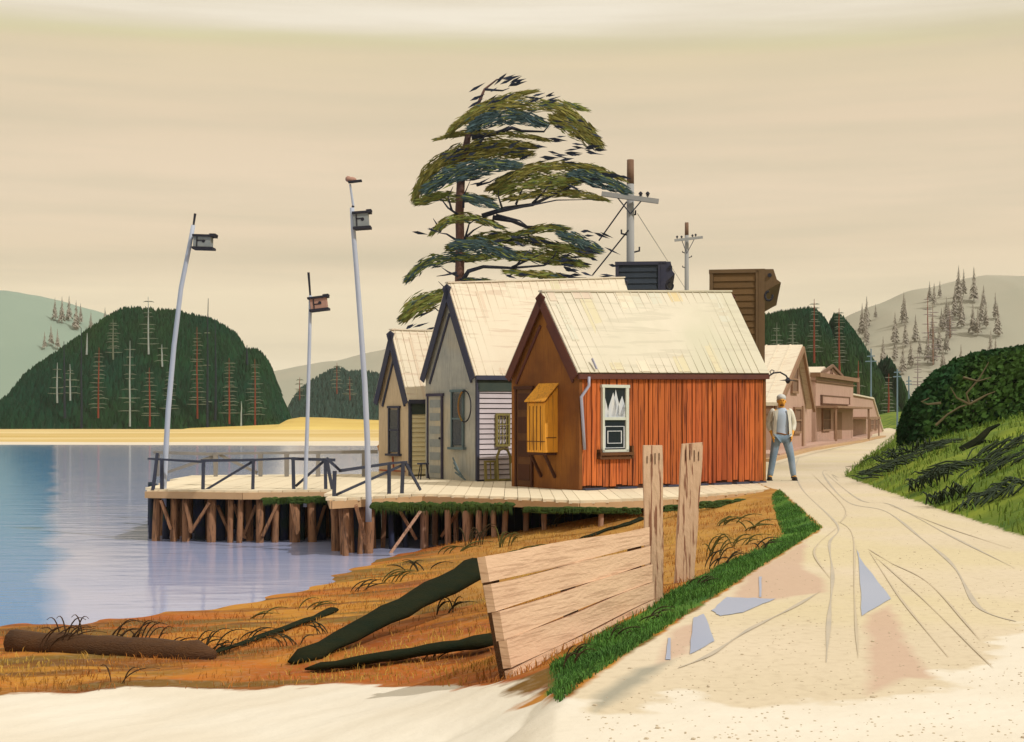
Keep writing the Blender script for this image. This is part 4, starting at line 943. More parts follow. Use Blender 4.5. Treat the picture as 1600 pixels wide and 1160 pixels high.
def false_front(px0, D0, px1, D1, ytop, label, kind):
    A0, B0 = Lw(px0, D0), Lw(px1, D1); uu = (B0-A0).normalized(); nn = Vector((uu.y, -uu.x, 0)); L_ = (B0-A0).length; bb = -nn*7
    t = thing('pink_store', A0, label, 'store', 'pink buildings along the street'); O = Vector((0, 0, 0)); V = lambda x, z: uu*x+Vector((0, 0, z))
    Dm = (D0+D1)/2
    if kind == 'false':
        H = zz(592, Dm); hb = H-.9
        b = MB(); b.prism([V(0, 0), V(L_, 0), V(L_, hb*.8), V(0, hb*.8)], bb); b.build('wall', M['pink_wall'], t)
        b = MB(); b.prism([V(-.1, 0), V(L_+.1, 0), V(L_+.25, H), V(-.1, H)], nn*.25); b.build('false_front', M['pink_wall'], t)
        b = MB(); b.prism([V(-.2, H-.05), V(L_+.7, H-.05), V(L_+.9, H+.16), V(-.25, H+.16)], nn*.5); b.prism([V(-.15, H-.28), V(L_+.35, H-.28), V(L_+.35, H-.2), V(-.15, H-.2)], nn*.32); b.build('cornice', M['pink_trim'], t)
        # small pediment and the gabled roof behind
        pz = zz(573, Dm); x0, x1 = L_*.22, L_*.78
        b = MB(); b.prism([V(x0, H+.17), V(x1, H+.17), V((x0+x1)/2, pz)], nn*.25-nn*.3); b.build('pediment', M['pink_wall'], t)
        b = MB()
        b.beam(V(x0-.1, H+.2)+nn*.1, V((x0+x1)/2, pz+.05)+nn*.1, .08, .14); b.beam(V(x1+.1, H+.2)+nn*.1, V((x0+x1)/2, pz+.05)+nn*.1, .08, .14)
        xm = (x0+x1)/2; b.beam(V(xm, H+.2)+nn*.05, V(xm, pz-.1)+nn*.05, .05, .05, up=(0, 1, 0)); b.beam(V(xm-.35, H+.2)+nn*.05, V(xm+.1, H+.5)+nn*.05, .05, .05); b.beam(V(xm+.35, H+.2)+nn*.05, V(xm-.1, H+.5)+nn*.05, .05, .05)
        b.build('pediment_trim', M['pink_dark'], t)
        for (e, nm) in ((-.45, 'roof'), (L_+.3, 'roof')):
            b = MB(); apex = V(xm, pz)-nn*.3; low = V(e, H-.9 if e < 0 else H*.7)-nn*.3; b.prism([apex, low, low-Vector((0, 0, .1)), apex-Vector((0, 0, .1))], bb); b.build(nm, M['roof_tin_pale'], t)
        # sign board, porch, window
        onwall(t, O+nn*.25, uu, nn, L_*.10, L_*.86, H*.60, H*.72, 'sign_board', M['pink_wall'], .08)
        b = MB()
        for (u0, u1, v0, v1) in ((.10, .86, .595, .605), (.10, .86, .715, .728), (.10, .115, .6, .725), (.845, .86, .6, .725)):
            p = [O+uu*L_*u0+nn*.25, O+uu*L_*u1+nn*.25]; b.prism([p[0]+Vector((0, 0, H*v0)), p[1]+Vector((0, 0, H*v0)), p[1]+Vector((0, 0, H*v1)), p[0]+Vector((0, 0, H*v1))], nn*.12)
        b.build('sign_frame', M['pink_dark'], t)
        b = MB(); b.prism([V(-.1, H*.53), V(L_+.2, H*.53), V(L_+.2, H*.56), V(-.1, H*.56)], nn*1.3); b.build('porch_roof', M['pink_trim'], t)
        for x in (0, L_*.95): b = MB(); b.beam(V(x, 0)+nn*1.2, V(x, H*.53)+nn*1.2, .09, .09, up=(0, 1, 0)); b.build('porch_post', M['pink_trim'], t)
        window_on(t, O+nn*.25, uu, nn, L_*.14, L_*.32, .7, H*.5); onwall(t, O+nn*.25, uu, nn, L_*.45, L_*.66, 0, H*.47, 'door', M['pink_trim'], .04)
        b = MB(); b.b2((-.5, -.3, .45), (.5, .3, .5));
        for sx in (-.45, .45):
            for sy in (-.25, .25): b.b2((sx-.03, sy-.03, 0), (sx+.03, sy+.03, .45))
    else:
        H = zz(622, Dm)
        b = MB(); b.prism([V(0, 0), V(L_, 0), V(L_*.62, H), V(0, H*.99)], bb); b.build('wall', M['pink_wall'], t)
        b = MB(); b.beam(V(-.1, H*.99)+nn*.05, V(L_*.62, H+.03)+nn*.05, .12, .1); b.beam(V(L_*.62, H)+nn*.05, V(L_+.1, .1)+nn*.05, .12, .1); b.build('rake_board', M['roof_tin_pale'], t)
        b = MB(); b.prism([V(L_*.62, H+.06), V(L_*1.03, .05), V(L_*1.03, .12), V(L_*.62, H+.14)], bb); b.build('roof', M['roof_tin_pale'], t)
        b = MB(); b.prism([V(-.05, H*.44), V(L_*.42, H*.44), V(L_*.42, H*.49), V(-.05, H*.49)], nn*1.0); b.build('porch_roof', M['pink_trim'], t)
        for x in (L_*.12, L_*.40): b = MB(); b.beam(V(x, 0)+nn*.9, V(x, H*.44)+nn*.9, .08, .08, up=(0, 1, 0)); b.build('porch_post', M['pink_trim'], t)
        window_on(t, O, uu, nn, L_*.52, L_*.62, .4, H*.40); window_on(t, O, uu, nn, L_*.68, L_*.76, .4, H*.40)
        b = MB(); b.tube([V(L_*.33, H)-nn*.3, V(L_*.33, H+1.3)-nn*.3], .1, 8); b.build('stovepipe', M['pink_dark'], t)
    return t, uu, nn, L_
false_front(1267, 68, 1325, 78, 592, 'dusty pink false-front store with a small pediment and blank sign board', 'false')
false_front(1326, 82, 1379, 122, 622, 'low dusty pink shed with sloping right end, last in the street', 'low')
# connecting shed between gabled house and false front
A0, B0 = Lw(1248, 61), Lw(1268, 66); uu = (B0-A0).normalized(); nn = Vector((uu.y, -uu.x, 0))
t = thing('pink_shed', A0, 'narrow dusty pink shed squeezed between the gabled house and false-front store', 'shed', 'pink buildings along the street')
b = MB(); Hs = zz(632, 63); b.prism([O0, B0-A0, B0-A0+Vector((0, 0, Hs)), Vector((0, 0, Hs))], -nn*4); b.build('wall', M['pink_wall'], t)
onwall(t, O0, uu, nn, .5, .8, .6, Hs*.95, 'door', M['pink_dark'], .08)
# street furniture before the shops
def bench(px, py, label, L_=1.5):
    p = G(px, py); t = thing('bench', p, label, 'bench', 'benches before the pink shops', rz=.8)
    MB().box((0, 0, .5), (L_, .4, .07)).build('seat', M['pink_dark'], t)
    for s in (-1, 1): MB().box((s*L_*.4, 0, .24), (.07, .35, .47)).build('leg', M['pink_dark'], t)
    MB().box((0, 0, .12), (L_*.8, .05, .05)).build('stretcher', M['pink_dark'], t)
bench(1293, 685.5, 'brown bench in front of the false-front store porch')
bench(1335, 678, 'brown bench before the low pink shed porch', 2.2)
# raised boardwalk edge
def strip(name, pts, wd, m, z=.004, h=None, lab=None):
    b = MB(); P3 = [Vector((p.x, p.y, z)) for p in pts]; vs = []; fs = []
    for i, p in enumerate(P3):
        d = (P3[min(i+1, len(P3)-1)]-P3[max(i-1, 0)]).normalized(); n = Vector((-d.y, d.x, 0)); ww = wd if not hasattr(wd, '__len__') else wd[i]
        vs += [p-n*ww/2, p+n*ww/2]
    fs = [(2*i, 2*i+1, 2*i+3, 2*i+2) for i in range(len(P3)-1)]
    if h:
        n0 = len(vs); vs += [v-Vector((0, 0, h)) for v in vs]
        for i in range(len(P3)-1): fs += [(2*i, 2*i+2, n0+2*i+2, n0+2*i), (2*i+1, n0+2*i+1, n0+2*i+3, 2*i+3)]
        fs += [(0, n0, n0+1, 1), (2*len(P3)-2, 2*len(P3)-1, n0+2*len(P3)-1, n0+2*len(P3)-2)]
    b.add(vs, fs); return struct(b.build(name, m, fix=bool(h)))
strip('pavement', [G(1196, 716), G(1250, 701), G(1312, 692), G(1352, 682)], .9, M['pink_wall'], z=.14, h=.16)
strip('kerb', [G(1200, 722), G(1262, 705), G(1345, 691), G(1380, 683)], [.25, .3, .35, .35], M['deck_edge'], z=.09, h=.11)

def densify(pts, n=8):
    out = []; m_ = len(pts)
    for i in range(m_-1):
        p0, p1, p2, p3 = pts[max(i-1, 0)], pts[i], pts[i+1], pts[min(i+2, m_-1)]
        for k in range(n):
            t_ = k/n; out.append(tuple(.5*((2*p1[j])+(-p0[j]+p2[j])*t_+(2*p0[j]-5*p1[j]+4*p2[j]-p3[j])*t_**2+(-p0[j]+3*p1[j]-3*p2[j]+p3[j])*t_**3) for j in range(2)))
    out.append(pts[-1]); return out
RUTS = [([(1250, 712), (1243, 735), (1256, 768), (1309, 822), (1296, 850), (1301, 900), (1296, 960), (1291, 1036)], .045, 'rut_dark'),
        ([(1300, 735), (1286, 741), (1325, 785), (1385, 800), (1440, 842), (1490, 885), (1530, 950), (1588, 972)], .06, 'rut_dark'),
        ([(1290, 740), (1345, 782), (1395, 790), (1480, 835), (1585, 888)], .05, 'rut_dark'), ([(1312, 748), (1300, 742), (1310, 752)], .03, 'rut_dark'),
        ([(1310, 815), (1333, 840), (1335, 930), (1341, 1030)], .025, 'rut'), ([(1358, 862), (1410, 940), (1482, 1028)], .025, 'rut'), ([(1362, 866), (1440, 935), (1552, 1045)], .025, 'rut'),
        ([(1356, 858), (1392, 880), (1455, 915), (1533, 1003)], .025, 'rut'), ([(1390, 790), (1480, 825), (1580, 858)], .04, 'rut'),
        ([(1282, 925), (1230, 955), (1170, 985), (1108, 1025), (1060, 1045)], .05, 'rut_dark'), ([(1268, 740), (1320, 795), (1310, 820)], .03, 'rut'), ([(1308, 825), (1272, 862), (1298, 905)], .03, 'rut'),
        ([(1205, 728), (1290, 704), (1392, 682)], .16, 'rut'), ([(1240, 716), (1310, 700), (1395, 678)], .12, 'rut')]
for i, (pts, wd, m_) in enumerate(RUTS):
    d_ = densify(pts); strip('wheel_rut', [G(*p) for p in d_], [wd*(.20+.5*abs(math.sin(k*.35+i))**2)*min(1, .15+k*.25, .15+(len(d_)-1-k)*.25) for k in range(len(d_))], M[m_], z=.003+.00025*i)
def patch(name, pts, m, z=.006, jit=6):
    q = []
    for i in range(len(pts)):
        a, c = pts[i], pts[(i+1) % len(pts)]
        for k in range(5): t_ = k/5; q.append((a[0]+(c[0]-a[0])*t_+R.uniform(-1, 1)*jit*.4, a[1]+(c[1]-a[1])*t_+R.uniform(-1, 1)*jit*.25))
    b = MB(); b.add([G(*p)+Vector((0, 0, z)) for p in q], [tuple(range(len(q)))]); return struct(b.build(name, m, fix=False))
patch('puddle', [(1338, 852), (1342, 870), (1393, 937), (1346, 963), (1344, 900)], M['puddle'], .0045, 3)
patch('puddle', [(1112, 955), (1135, 934), (1190, 936), (1214, 936), (1160, 958), (1125, 964)], M['puddle'], .0045, 3)
patch('puddle', [(1082, 968), (1100, 960), (1116, 1003), (1078, 1024)], M['puddle'], .0045, 3)
patch('puddle', [(1186, 902), (1190, 902), (1190, 934), (1186, 934)], M['puddle'], .0045, 1)
patch('puddle', [(1044, 998), (1048, 998), (1048, 1032), (1040, 1032)], M['puddle'], .0045, 1)
b = MB(); rp_ = random.Random(31); cnt = 0
while cnt < 1500:
    px, py = rp_.uniform(860, 1640), 735+440*rp_.random()**1.2; p = G(px, py)
    if sdist(np.array([p.x]), np.array([p.y]), LAND)[0] < .12 or sdist(np.array([p.x]), np.array([p.y]), HILLS)[0] > -.03: continue
    r = rp_.uniform(.002, .006)*(1 if rp_.random() < .96 else 2); b.ball(p+Vector((0, 0, r*.2)), (r*rp_.uniform(.8, 1.5), r*rp_.uniform(.8, 1.5), r*.6), 5, 3); cnt += 1
mk('gravel', (.54, .46, .34), (.42, .35, .26), scale=3, bump=0)
tag(b.build('gravel', M['gravel'], fix=False), 'loose gravel scattered over the dirt road', 'gravel', kind='stuff')
# ------------------------------------------------------------------ plank wall and posts
pw = thing('plank_wall', G(900, 1004, -.25), 'low weathered wall of five wide pinkish planks beside the grass verge', 'plank wall')
BL, BR = G(797, 1066, -.36), G(1012, 946, -.13); TL, TR = P(755, 866, BL.y+.05), P(1012, 823, BR.y+.02)
nrm = (BR-BL).cross(TL-BL).normalized()
if nrm.y > 0: nrm = -nrm
nP = 5; base = pw.location
BL = BL-Vector((0, 0, .10)); BR = BR-Vector((0, 0, .10))
for k in range(nP):
    t0, t1 = k/nP, (k+1)/nP-.012; ex = R.uniform(-.02, .02)
    a = BL.lerp(TL, t0); b1 = BR.lerp(TR, t0); c = BR.lerp(TR, t1); d = BL.lerp(TL, t1)
    dl = (b1-a).normalized(); a = a+dl*ex; d = d+dl*(ex+.004)
    off = nrm*(.012*(nP-k)+R.uniform(0, .006)); b = MB(); n_ = 10; top_ = []; bot_ = []
    for i in range(n_+1):
        f = i/n_; top_.append(d.lerp(c, f)+Vector((0, 0, .006*math.sin(f*9+k)))); bot_.append(a.lerp(b1, f)+Vector((0, 0, .005*math.sin(f*7+k*2))))
    b.prism([p+off-base for p in bot_+top_[::-1]], -nrm*.06); b.build('plank', M['wall_plank'], pw)
for f in (.07, .5, .97):
    a = BL.lerp(BR, f)-nrm*.08-base; c = TL.lerp(TR, f)-nrm*.08-base-Vector((0, 0, .03)); b = MB(); b.beam(a, c, .08, .08, up=nrm); b.build('stud', M['log_brown'], pw)
def post(label, bx_, by_, tx0, tx1, ty, z, wpx, slant):
    B = G(bx_, by_, z); D = B.y; t = thing('post', B, label, 'post', 'weathered posts by the plank wall')
    top = P((tx0+tx1)/2, ty, D)-B; wd = wpx/F*D; b = MB(); n = 8; vs = []
    for i in range(n+1):
        f = i/n; c = Vector((0, 0, -.25)).lerp(top, f); ww = wd*(1.0+.12*f)*(1+.04*math.sin(i*2.1)); dp = wd*.62
        s_ = slant*ww if i == n else 0
        vs += [c+Vector((-ww/2, -dp/2, 0)), c+Vector((ww/2, -dp/2, s_)), c+Vector((ww/2, dp/2, s_)), c+Vector((-ww/2, dp/2, 0))]
    fs = [(0, 3, 2, 1), (4*n, 4*n+1, 4*n+2, 4*n+3)]
    for i in range(n):
        for k in range(4): fs.append((4*i+k, 4*i+(k+1) % 4, 4*i+4+(k+1) % 4, 4*i+4+k))
    b.add(vs, fs); b.build('shaft', M['post_wood'], t)
    b = MB()
    for k in range(4): xx = (-.35+.23*k)*wd; b.box(Vector((xx, -wd*.315, top.z*.93-R.uniform(0, .03)))+Vector((top.x*.93, 0, 0)), (.006, .006, R.uniform(.05, .12)))
    b.build('cracks', M['dark_gap'], t)
post('upright squared weathered post at the right end of the plank wall', 1023, 940, 1006, 1033, 696, -.12, 27, 0.0)
post('leaning squared weathered post standing just right of the upright one', 1066, 908, 1065, 1098, 694, -.12, 29, .08)
# timbers on the bank; two dark slabs paint the plank wall's cast shadow
def timber(label, a, b_, wd, m, cat='timber', z0=-.8, z1=-.6, taper=.6, lift=.06):
    A_, B_ = G(a[0], a[1], z0), G(b_[0], b_[1], z1); t = MB(); n = 12; pts = []
    for i in range(n+1):
        p = A_.lerp(B_, i/n); p.z = max(p.z, hz(p.x, p.y)+lift*.4)+.004*math.sin(i*1.7); pts.append(p)
    rad = [wd*(taper+(1-taper)*i/n)*(1+.08*math.sin(i*2.3)) for i in range(n+1)]
    rad[0] *= .35; fl_ = .4 if m is M['dark_timber_shadow'] else 1.0
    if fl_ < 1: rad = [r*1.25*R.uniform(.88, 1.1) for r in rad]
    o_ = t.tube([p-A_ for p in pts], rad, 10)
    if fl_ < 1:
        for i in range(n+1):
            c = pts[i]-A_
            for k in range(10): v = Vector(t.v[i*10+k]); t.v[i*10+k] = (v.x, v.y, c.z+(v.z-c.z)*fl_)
    ob = t.build('timber' if cat == 'timber' else 'log', m, smooth=True); ob.location = A_  # the two slabs painting the wall's shadow are also named timber
    return tag(ob, label, cat)
timber('large dark slab painting the cast shadow of the plank wall down the bank', (455, 1038), (752, 886), .17, M['dark_timber_shadow'], z0=-.74, z1=-.18)  # flattened slab laid as the wall's painted shadow
timber('lower dark slab painting the wall shadow below the slanting one', (478, 1046), (768, 1000), .10, M['dark_timber_shadow'], z0=-.72, z1=-.42)  # second slab of the same painted wall shadow
timber('dark brown driftwood log lying along the shore at lower left', (335, 1024), (20, 1004), .115, M['log_brown'], 'log', z0=-.76, z1=-.80, taper=1.0)
timber('small dark timber on the grass in front of the pier near the posts', (905, 842), (1002, 812), .05, M['dark_timber_shadow'], z0=-.5, z1=-.32)
timber('flat olive driftwood log beyond the end of the shore log', (330, 1022), (520, 955), .05, M['dark_timber_shadow'], z0=-.76, z1=-.82)

# ------------------------------------------------------------------ grass
def blades(name, label, poly, count, hmin, hmax, wd, m, zoff=0, lean=.5, dens_pow=1.0, seedp=1, cat='grass'):
    rr_ = np.random.RandomState(seedp); xs = [p[0] for p in poly]; ys_ = [p[1] for p in poly]
    X = []; Y = []
    while len(X) < count:
        # sample in screen space-ish: favour near ground
        k = count*2; y = np.exp(rr_.uniform(np.log(max(min(ys_), 1.5)), np.log(max(ys_)), k)); x = rr_.uniform(min(xs), max(xs), k)
        ok = inside(x, y, poly) & (rr_.uniform(0, 1, k) < np.clip(vnoise(x, y, 1.7, seedp)*1.2+.65, .08, 1)); X += x[ok].tolist(); Y += y[ok].tolist()
    X = np.array(X[:count]); Y = np.array(Y[:count]); Z = height(X, Y)
    ok = Z > WZ+.02; X, Y, Z = X[ok], Y[ok], Z[ok]; n = len(X)
    h = rr_.uniform(hmin, hmax, n); a = rr_.uniform(0, 2*np.pi, n); le = rr_.uniform(.1, lean, n)*h; wa = rr_.uniform(0, 2*np.pi, n)
    dx, dy = np.cos(a)*le, np.sin(a)*le; wx, wy = np.cos(wa)*wd, np.sin(wa)*wd
    v = np.stack([np.stack([X-wx, Y-wy, Z-.01], 1), np.stack([X+wx, Y+wy, Z-.01], 1), np.stack([X+dx*.35+wx*.7, Y+dy*.35+wy*.7, Z+h*.6], 1), np.stack([X+dx*.35-wx*.7, Y+dy*.35-wy*.7, Z+h*.6], 1), np.stack([X+dx, Y+dy, Z+h*.9], 1)], 1).reshape(-1, 3)
    f = []
    for i in range(n): q_ = 5*i; f += [(q_, q_+1, q_+2, q_+3), (q_+3, q_+2, q_+4)]
    b = MB(); b.v = v.tolist(); b.f = f; b.m = [0]*len(f); return tag(b.build(name, m, fix=False), label, cat, kind='stuff')
blades('verge_grass', 'short dark green grass along the roadside verge', VERGE, 15000, .015, .055, .004, M['verge_blade'], lean=.9, seedp=2)
BANK = [gxy(-150, 985, -.9), gxy(300, 962, -.9), gxy(450, 935, -.9), gxy(600, 880, -.9), gxy(700, 850, -.85), gxy(900, 815, -.45), gxy(1100, 792, -.15), gxy(1200, 780, -.05), gxy(1222, 832, -.05), gxy(1040, 932, -.1), gxy(862, 1042, -.2), gxy(790, 1075, -.35), gxy(560, 1062, -.66), gxy(0, 1075, -.75), gxy(-200, 1075, -.75)]
blades('dry_grass', 'short rusty orange dry grass over the shore bank', BANK, 16000, .02, .07, .004, M['dry_blade'], lean=1.1, seedp=4)
blades('hillside_grass', 'bright green grass over the roadside hillside', [gxy(1398, 678), gxy(1345, 722), gxy(1318, 745), gxy(1380, 768), gxy(1450, 792), gxy(1530, 818), gxy(1600, 842), gxy(1720, 890), gxy(1900, 980), (13, 7.5), (30, 60)], 34000, .06, .18, .010, M['grass_green'], lean=.8, seedp=6)

tuft_n = 0
def tuft(px, py, z, spread, hpx, n, m, side, label, group, name='grass_tuft', wbl=1.6):
    p = G(px, py, z); p.z = hz(p.x, p.y); D = p.y; b = MB(); s_ = D/F
    for i in range(n):
        d = side*R.uniform(.5, 1.3) if R.random() < .85 else -side*.5; H = hpx*s_*R.uniform(.5, 1.1); X = spread*s_*d*R.uniform(.6, 1.2); x0 = R.uniform(-1, 1)*spread*s_*.45
        yd = R.uniform(-.4, .4)*abs(X); pts = []; W_ = wbl*s_
        for k in range(9):
            t_ = k/8; pts.append(Vector((x0+X*(t_**1.5), yd*t_, H*math.sin(t_*math.pi*.62)/math.sin(math.pi*.5)-.01)))
        b.tube(pts, [W_*.30+W_*.42*math.sin(min(1, k/8*1.15)*math.pi) for k in range(9)], 4)
    o_ = b.build(name, m, smooth=True); o_.location = p; return tag(o_, label, 'grass tuft', group)
TF = [(80, 1005, 55, 46, 9, 'brown_blade', 1, 'arching brown tuft at the left end of the driftwood log'), (112, 1000, 48, 54, 7, 'brown_blade', 1, 'tall curling brown tuft second along the log, left group'),
      (185, 1006, 45, 52, 9, 'brown_blade', 1, 'dense arching brown tuft over the middle of the log'), (228, 1004, 42, 48, 8, 'brown_blade', 1, 'brown curling tuft right of the dense one over the log'),
      (265, 1008, 50, 26, 6, 'brown_blade', 1, 'low brown arching tuft near the right half of the log'), (318, 1010, 46, 40, 8, 'dark_blade', 1, 'dark arching tuft at the right end of the driftwood log'),
      (345, 1010, 46, 26, 6, 'dark_blade', 1, 'dark tuft just past the right end of the driftwood log'), (392, 988, 42, 22, 4, 'dark_blade', 1, 'thin dark arch of grass on the open orange bank'),
      (455, 1008, 38, 24, 7, 'dark_blade', -1, 'left leaning dark tuft on the bank above the slanting shadow slab end'), (500, 985, 30, 22, 5, 'dark_blade', -1, 'left leaning dark tuft along the upper side of the slanting shadow slab'),
      (190, 1066, 48, 36, 3, 'brown_blade', 1, 'single tall brown arch of grass low on the bank'), (400, 945, 52, 20, 4, 'olive_blade', 1, 'olive arching tuft by the waterline in the middle of the shore'),
      (470, 935, 45, 20, 4, 'olive_blade', 1, 'olive tuft by the waterline left of the pier piles'), (560, 915, 45, 20, 5, 'dark_blade', 1, 'dark arching tuft on the bank left of the last tan pile'),
      (600, 905, 55, 24, 6, 'olive_blade', 1, 'olive arching tuft below the last tan pile'), (655, 890, 50, 22, 6, 'dark_blade', 1, 'dark tuft on the bank right of the last tan pile'),
      (700, 865, 45, 22, 6, 'olive_blade', 1, 'olive tuft before the pink piles'), (740, 858, 30, 34, 8, 'dark_blade', 1, 'dark spiky tuft near the top left corner of the plank wall'),
      (800, 848, 45, 20, 6, 'olive_blade', 1, 'olive arching tuft above the plank wall left part'), (600, 960, 20, 12, 5, 'dark_blade', 1, 'tiny dark tuft in the open middle bank'),
      (695, 980, 35, 30, 7, 'dark_blade', 1, 'dark arching tuft between the two shadow slabs left of the wall'), (670, 1062, 50, 24, 3, 'dark_blade', 1, 'thin dark arch low on the bank left of the plank wall'),
      (885, 1035, 38, 44, 5, 'brown_blade', 1, 'brown curling tuft at the foot of the wall by the verge'), (905, 1022, 30, 26, 4, 'dark_blade', 1, 'dark curling blades beside the plank wall foot'),
      (960, 1000, 45, 26, 6, 'dark_blade', 1, 'dark tuft on the verge below the upright post'), (1010, 975, 45, 24, 6, 'dark_blade', 1, 'dark tuft on the verge nearest the upright post foot'),
      (1085, 925, 36, 24, 6, 'dark_blade', 1, 'dark tuft at the foot of the leaning post'), (1120, 890, 42, 32, 8, 'dark_blade', 1, 'dark tuft right of the leaning post'),
      (1115, 860, 26, 38, 8, 'olive_blade', 1, 'upright olive tuft in the ochre hollow by the leaning post'), (1150, 850, 40, 20, 7, 'olive_blade', 1, 'olive arches in the middle of the ochre hollow'),
      (1170, 825, 42, 18, 7, 'olive_blade', 1, 'olive arches high in the ochre hollow'), (1130, 812, 42, 18, 7, 'olive_blade', 1, 'olive arches at the back of the ochre hollow'), (1195, 860, 34, 18, 6, 'dark_blade', 1, 'dark arches on the verge near its right corner'),
      (920, 812, 24, 26, 7, 'dark_blade', 1, 'dark spiky tuft under the pier edge left of the upright post'), (860, 822, 24, 26, 7, 'dark_blade', 1, 'dark spiky tuft under the pier edge below the gold cabinet'),
      (790, 836, 22, 30, 8, 'olive_blade', 1, 'olive spiky tuft under the pier below the grey shack')]
mk('olive_blade', (.10, .085, .018), (.07, .07, .018), bump=0)
for px, py, sp_, hp, n, m_, sd_, lab in TF:
    z = -.75 if py > 930 and px < 760 else (-.8 if px < 760 else (-.5 if px < 1000 else -.12))
    if px > 860 and py > 930: z = -.12
    tuft(px, py, z, sp_, hp, n, M[m_], sd_, lab, 'grass tufts on the bank')
# dark blades on the hillside, laid as painted shadows of fronds
def hillray(px, py):
    for i in range(600):
        D = 12*1.006**i; p = P(px, py, D)
        if p.z <= hz(p.x, p.y): return Vector((p.x, p.y, hz(p.x, p.y)))
    return G(px, max(py, 700))
mk('frond_shadow_dark', (.018, .03, .022), (.03, .045, .018), bump=0)  # dark tone of the painted shadow strokes
for px, py, wpx, hpx, n, an, lab in [(1400, 735, 50, 26, 18, 200, 'drooping painted shadow strokes nearest the left edge of the hillside'), (1415, 715, 40, 34, 16, 230, 'bushy painted shadow strokes under the left foot of the big thicket'),
                             (1450, 762, 34, 40, 16, 250, 'upright painted shadow strokes in the middle of the hillside'), (1480, 785, 34, 36, 16, 250, 'painted shadow strokes lowest on the hillside'),
                             (1505, 735, 60, 26, 16, 170, 'painted shadow fan of long strokes across the middle hillside'), (1550, 720, 60, 24, 18, 10, 'painted shadow fan of strokes spreading right on the upper hillside'),
                             (1540, 745, 56, 18, 14, 350, 'flat painted shadow strokes on the right part of the hillside'), (1530, 790, 50, 20, 14, 30, 'low painted shadow strokes near the lower right hillside edge'),
                             (1465, 700, 60, 16, 14, 190, 'flat painted shadow strokes just below the thicket'), (1580, 765, 46, 24, 14, 200, 'painted shadow strokes at the far right of the hillside')]:
    p = hillray(px, py); s_ = p.y/F; b = MB()
    for i in range(n*2):
        a = math.radians(an+R.uniform(-45, 45)); L_ = wpx*s_*R.uniform(.5, 1.1); e = Vector((L_*math.cos(a), L_*math.sin(a)*.8, 0)); st_ = Vector((R.uniform(-.5, .5)*wpx*s_*1.4, R.uniform(-.5, .5)*wpx*s_*2.2, 0))
        pts = []
        for k in range(5):
            t_ = k/4; q_ = p+st_+e*t_; pts.append(Vector((q_.x, q_.y, hz(q_.x, q_.y)+hpx*s_*.5*R.uniform(.7, 1.3)*math.sin(t_*1.9)+.02)))
        W_ = .017; b.tube([q_-p for q_ in pts], [W_*.5, W_, W_*.9, W_*.6, W_*.1], 4)
    o_ = b.build('frond_shadow', M['frond_shadow_dark'], smooth=True); o_.location = p; tag(o_, lab, 'shadow_strokes', 'painted shadow strokes on the hillside')

# ------------------------------------------------------------------ dark thicket
def thicket():
    D = 36.0; c0 = P(1560, 640, D); t = thing('evergreen_thicket', Vector((c0.x, D, hz(c0.x, D))), 'large rounded dark evergreen thicket bending over the right side of the road', 'bush')
    arc_ = [(1404, 690), (1404, 670), (1414, 640), (1432, 612), (1458, 585), (1490, 565), (1530, 552), (1580, 545), (1640, 536), (1720, 540), (1800, 580), (1820, 650)]
    def topy(px):
        for (a, b_), (c, d) in zip(arc_[1:], arc_[2:]):
            if a <= px <= c: return b_+(d-b_)*(px-a)/(c-a)
        return 690
    rr_ = random.Random(9); b = MB(); k = 0
    while k < 26000:
        px = rr_.uniform(1404, 1820); ty = topy(px); low = 697-max(0, px-1404)*.10
        py = ty+(low-ty)*rr_.random()**1.25; edge = min(1, (px-1400)/50)
        f = (py-ty)/max(low-ty, 1)
        Dd = D+rr_.uniform(-1, 1)*2.2*edge*math.sqrt(max(.02, 1-(1-f)**2))-1.0*0
        p = P(px, py+rr_.gauss(0, 1.5), Dd)-t.location
        L_ = rr_.uniform(.08, .2); a = rr_.gauss(-.5, .6); d = Vector((math.cos(a), rr_.uniform(-.5, .5), -math.sin(a))).normalized(); n = d.cross(Vector((rr_.uniform(-1, 1), 1, rr_.uniform(-1, 1)))).normalized()*L_*.28
        b.add([p-d*L_*.5, p+n, p+d*L_*.5, p-n], [(0, 1, 2, 3)]); k += 1
    b.build('foliage', M['bush_leaf'], t, fix=False)
    b = MB()
    for pl in [[(1462, 665), (1480, 648), (1500, 636), (1515, 632)], [(1515, 632), (1510, 615), (1530, 592), (1545, 566)], [(1505, 590), (1528, 596), (1548, 590)], [(1515, 632), (1540, 618), (1555, 612)], [(1515, 632), (1495, 622), (1485, 605)], [(1470, 630), (1450, 632), (1440, 628), (1452, 622)]]:
        b.tube([P(x_, y_, 33.2)-t.location for x_, y_ in pl], [.035]+[.022]*(len(pl)-2)+[.01], 5)
    b.build('branches', M['twig_brown'], t)
    for pl, r in (([(1520, 700), (1515, 660), (1525, 620)], .09), ([(1600, 700), (1600, 640), (1610, 590)], .1), ([(1440, 700), (1440, 665), (1455, 630)], .06)):
        b = MB(); b.tube([P(x_, y_, 36)-t.location-Vector((0, 0, .3 if i == 0 else 0)) for i, (x_, y_) in enumerate(pl)], [r, r*.7, r*.3], 7); b.build('stem', M['bark'], t)
thicket()
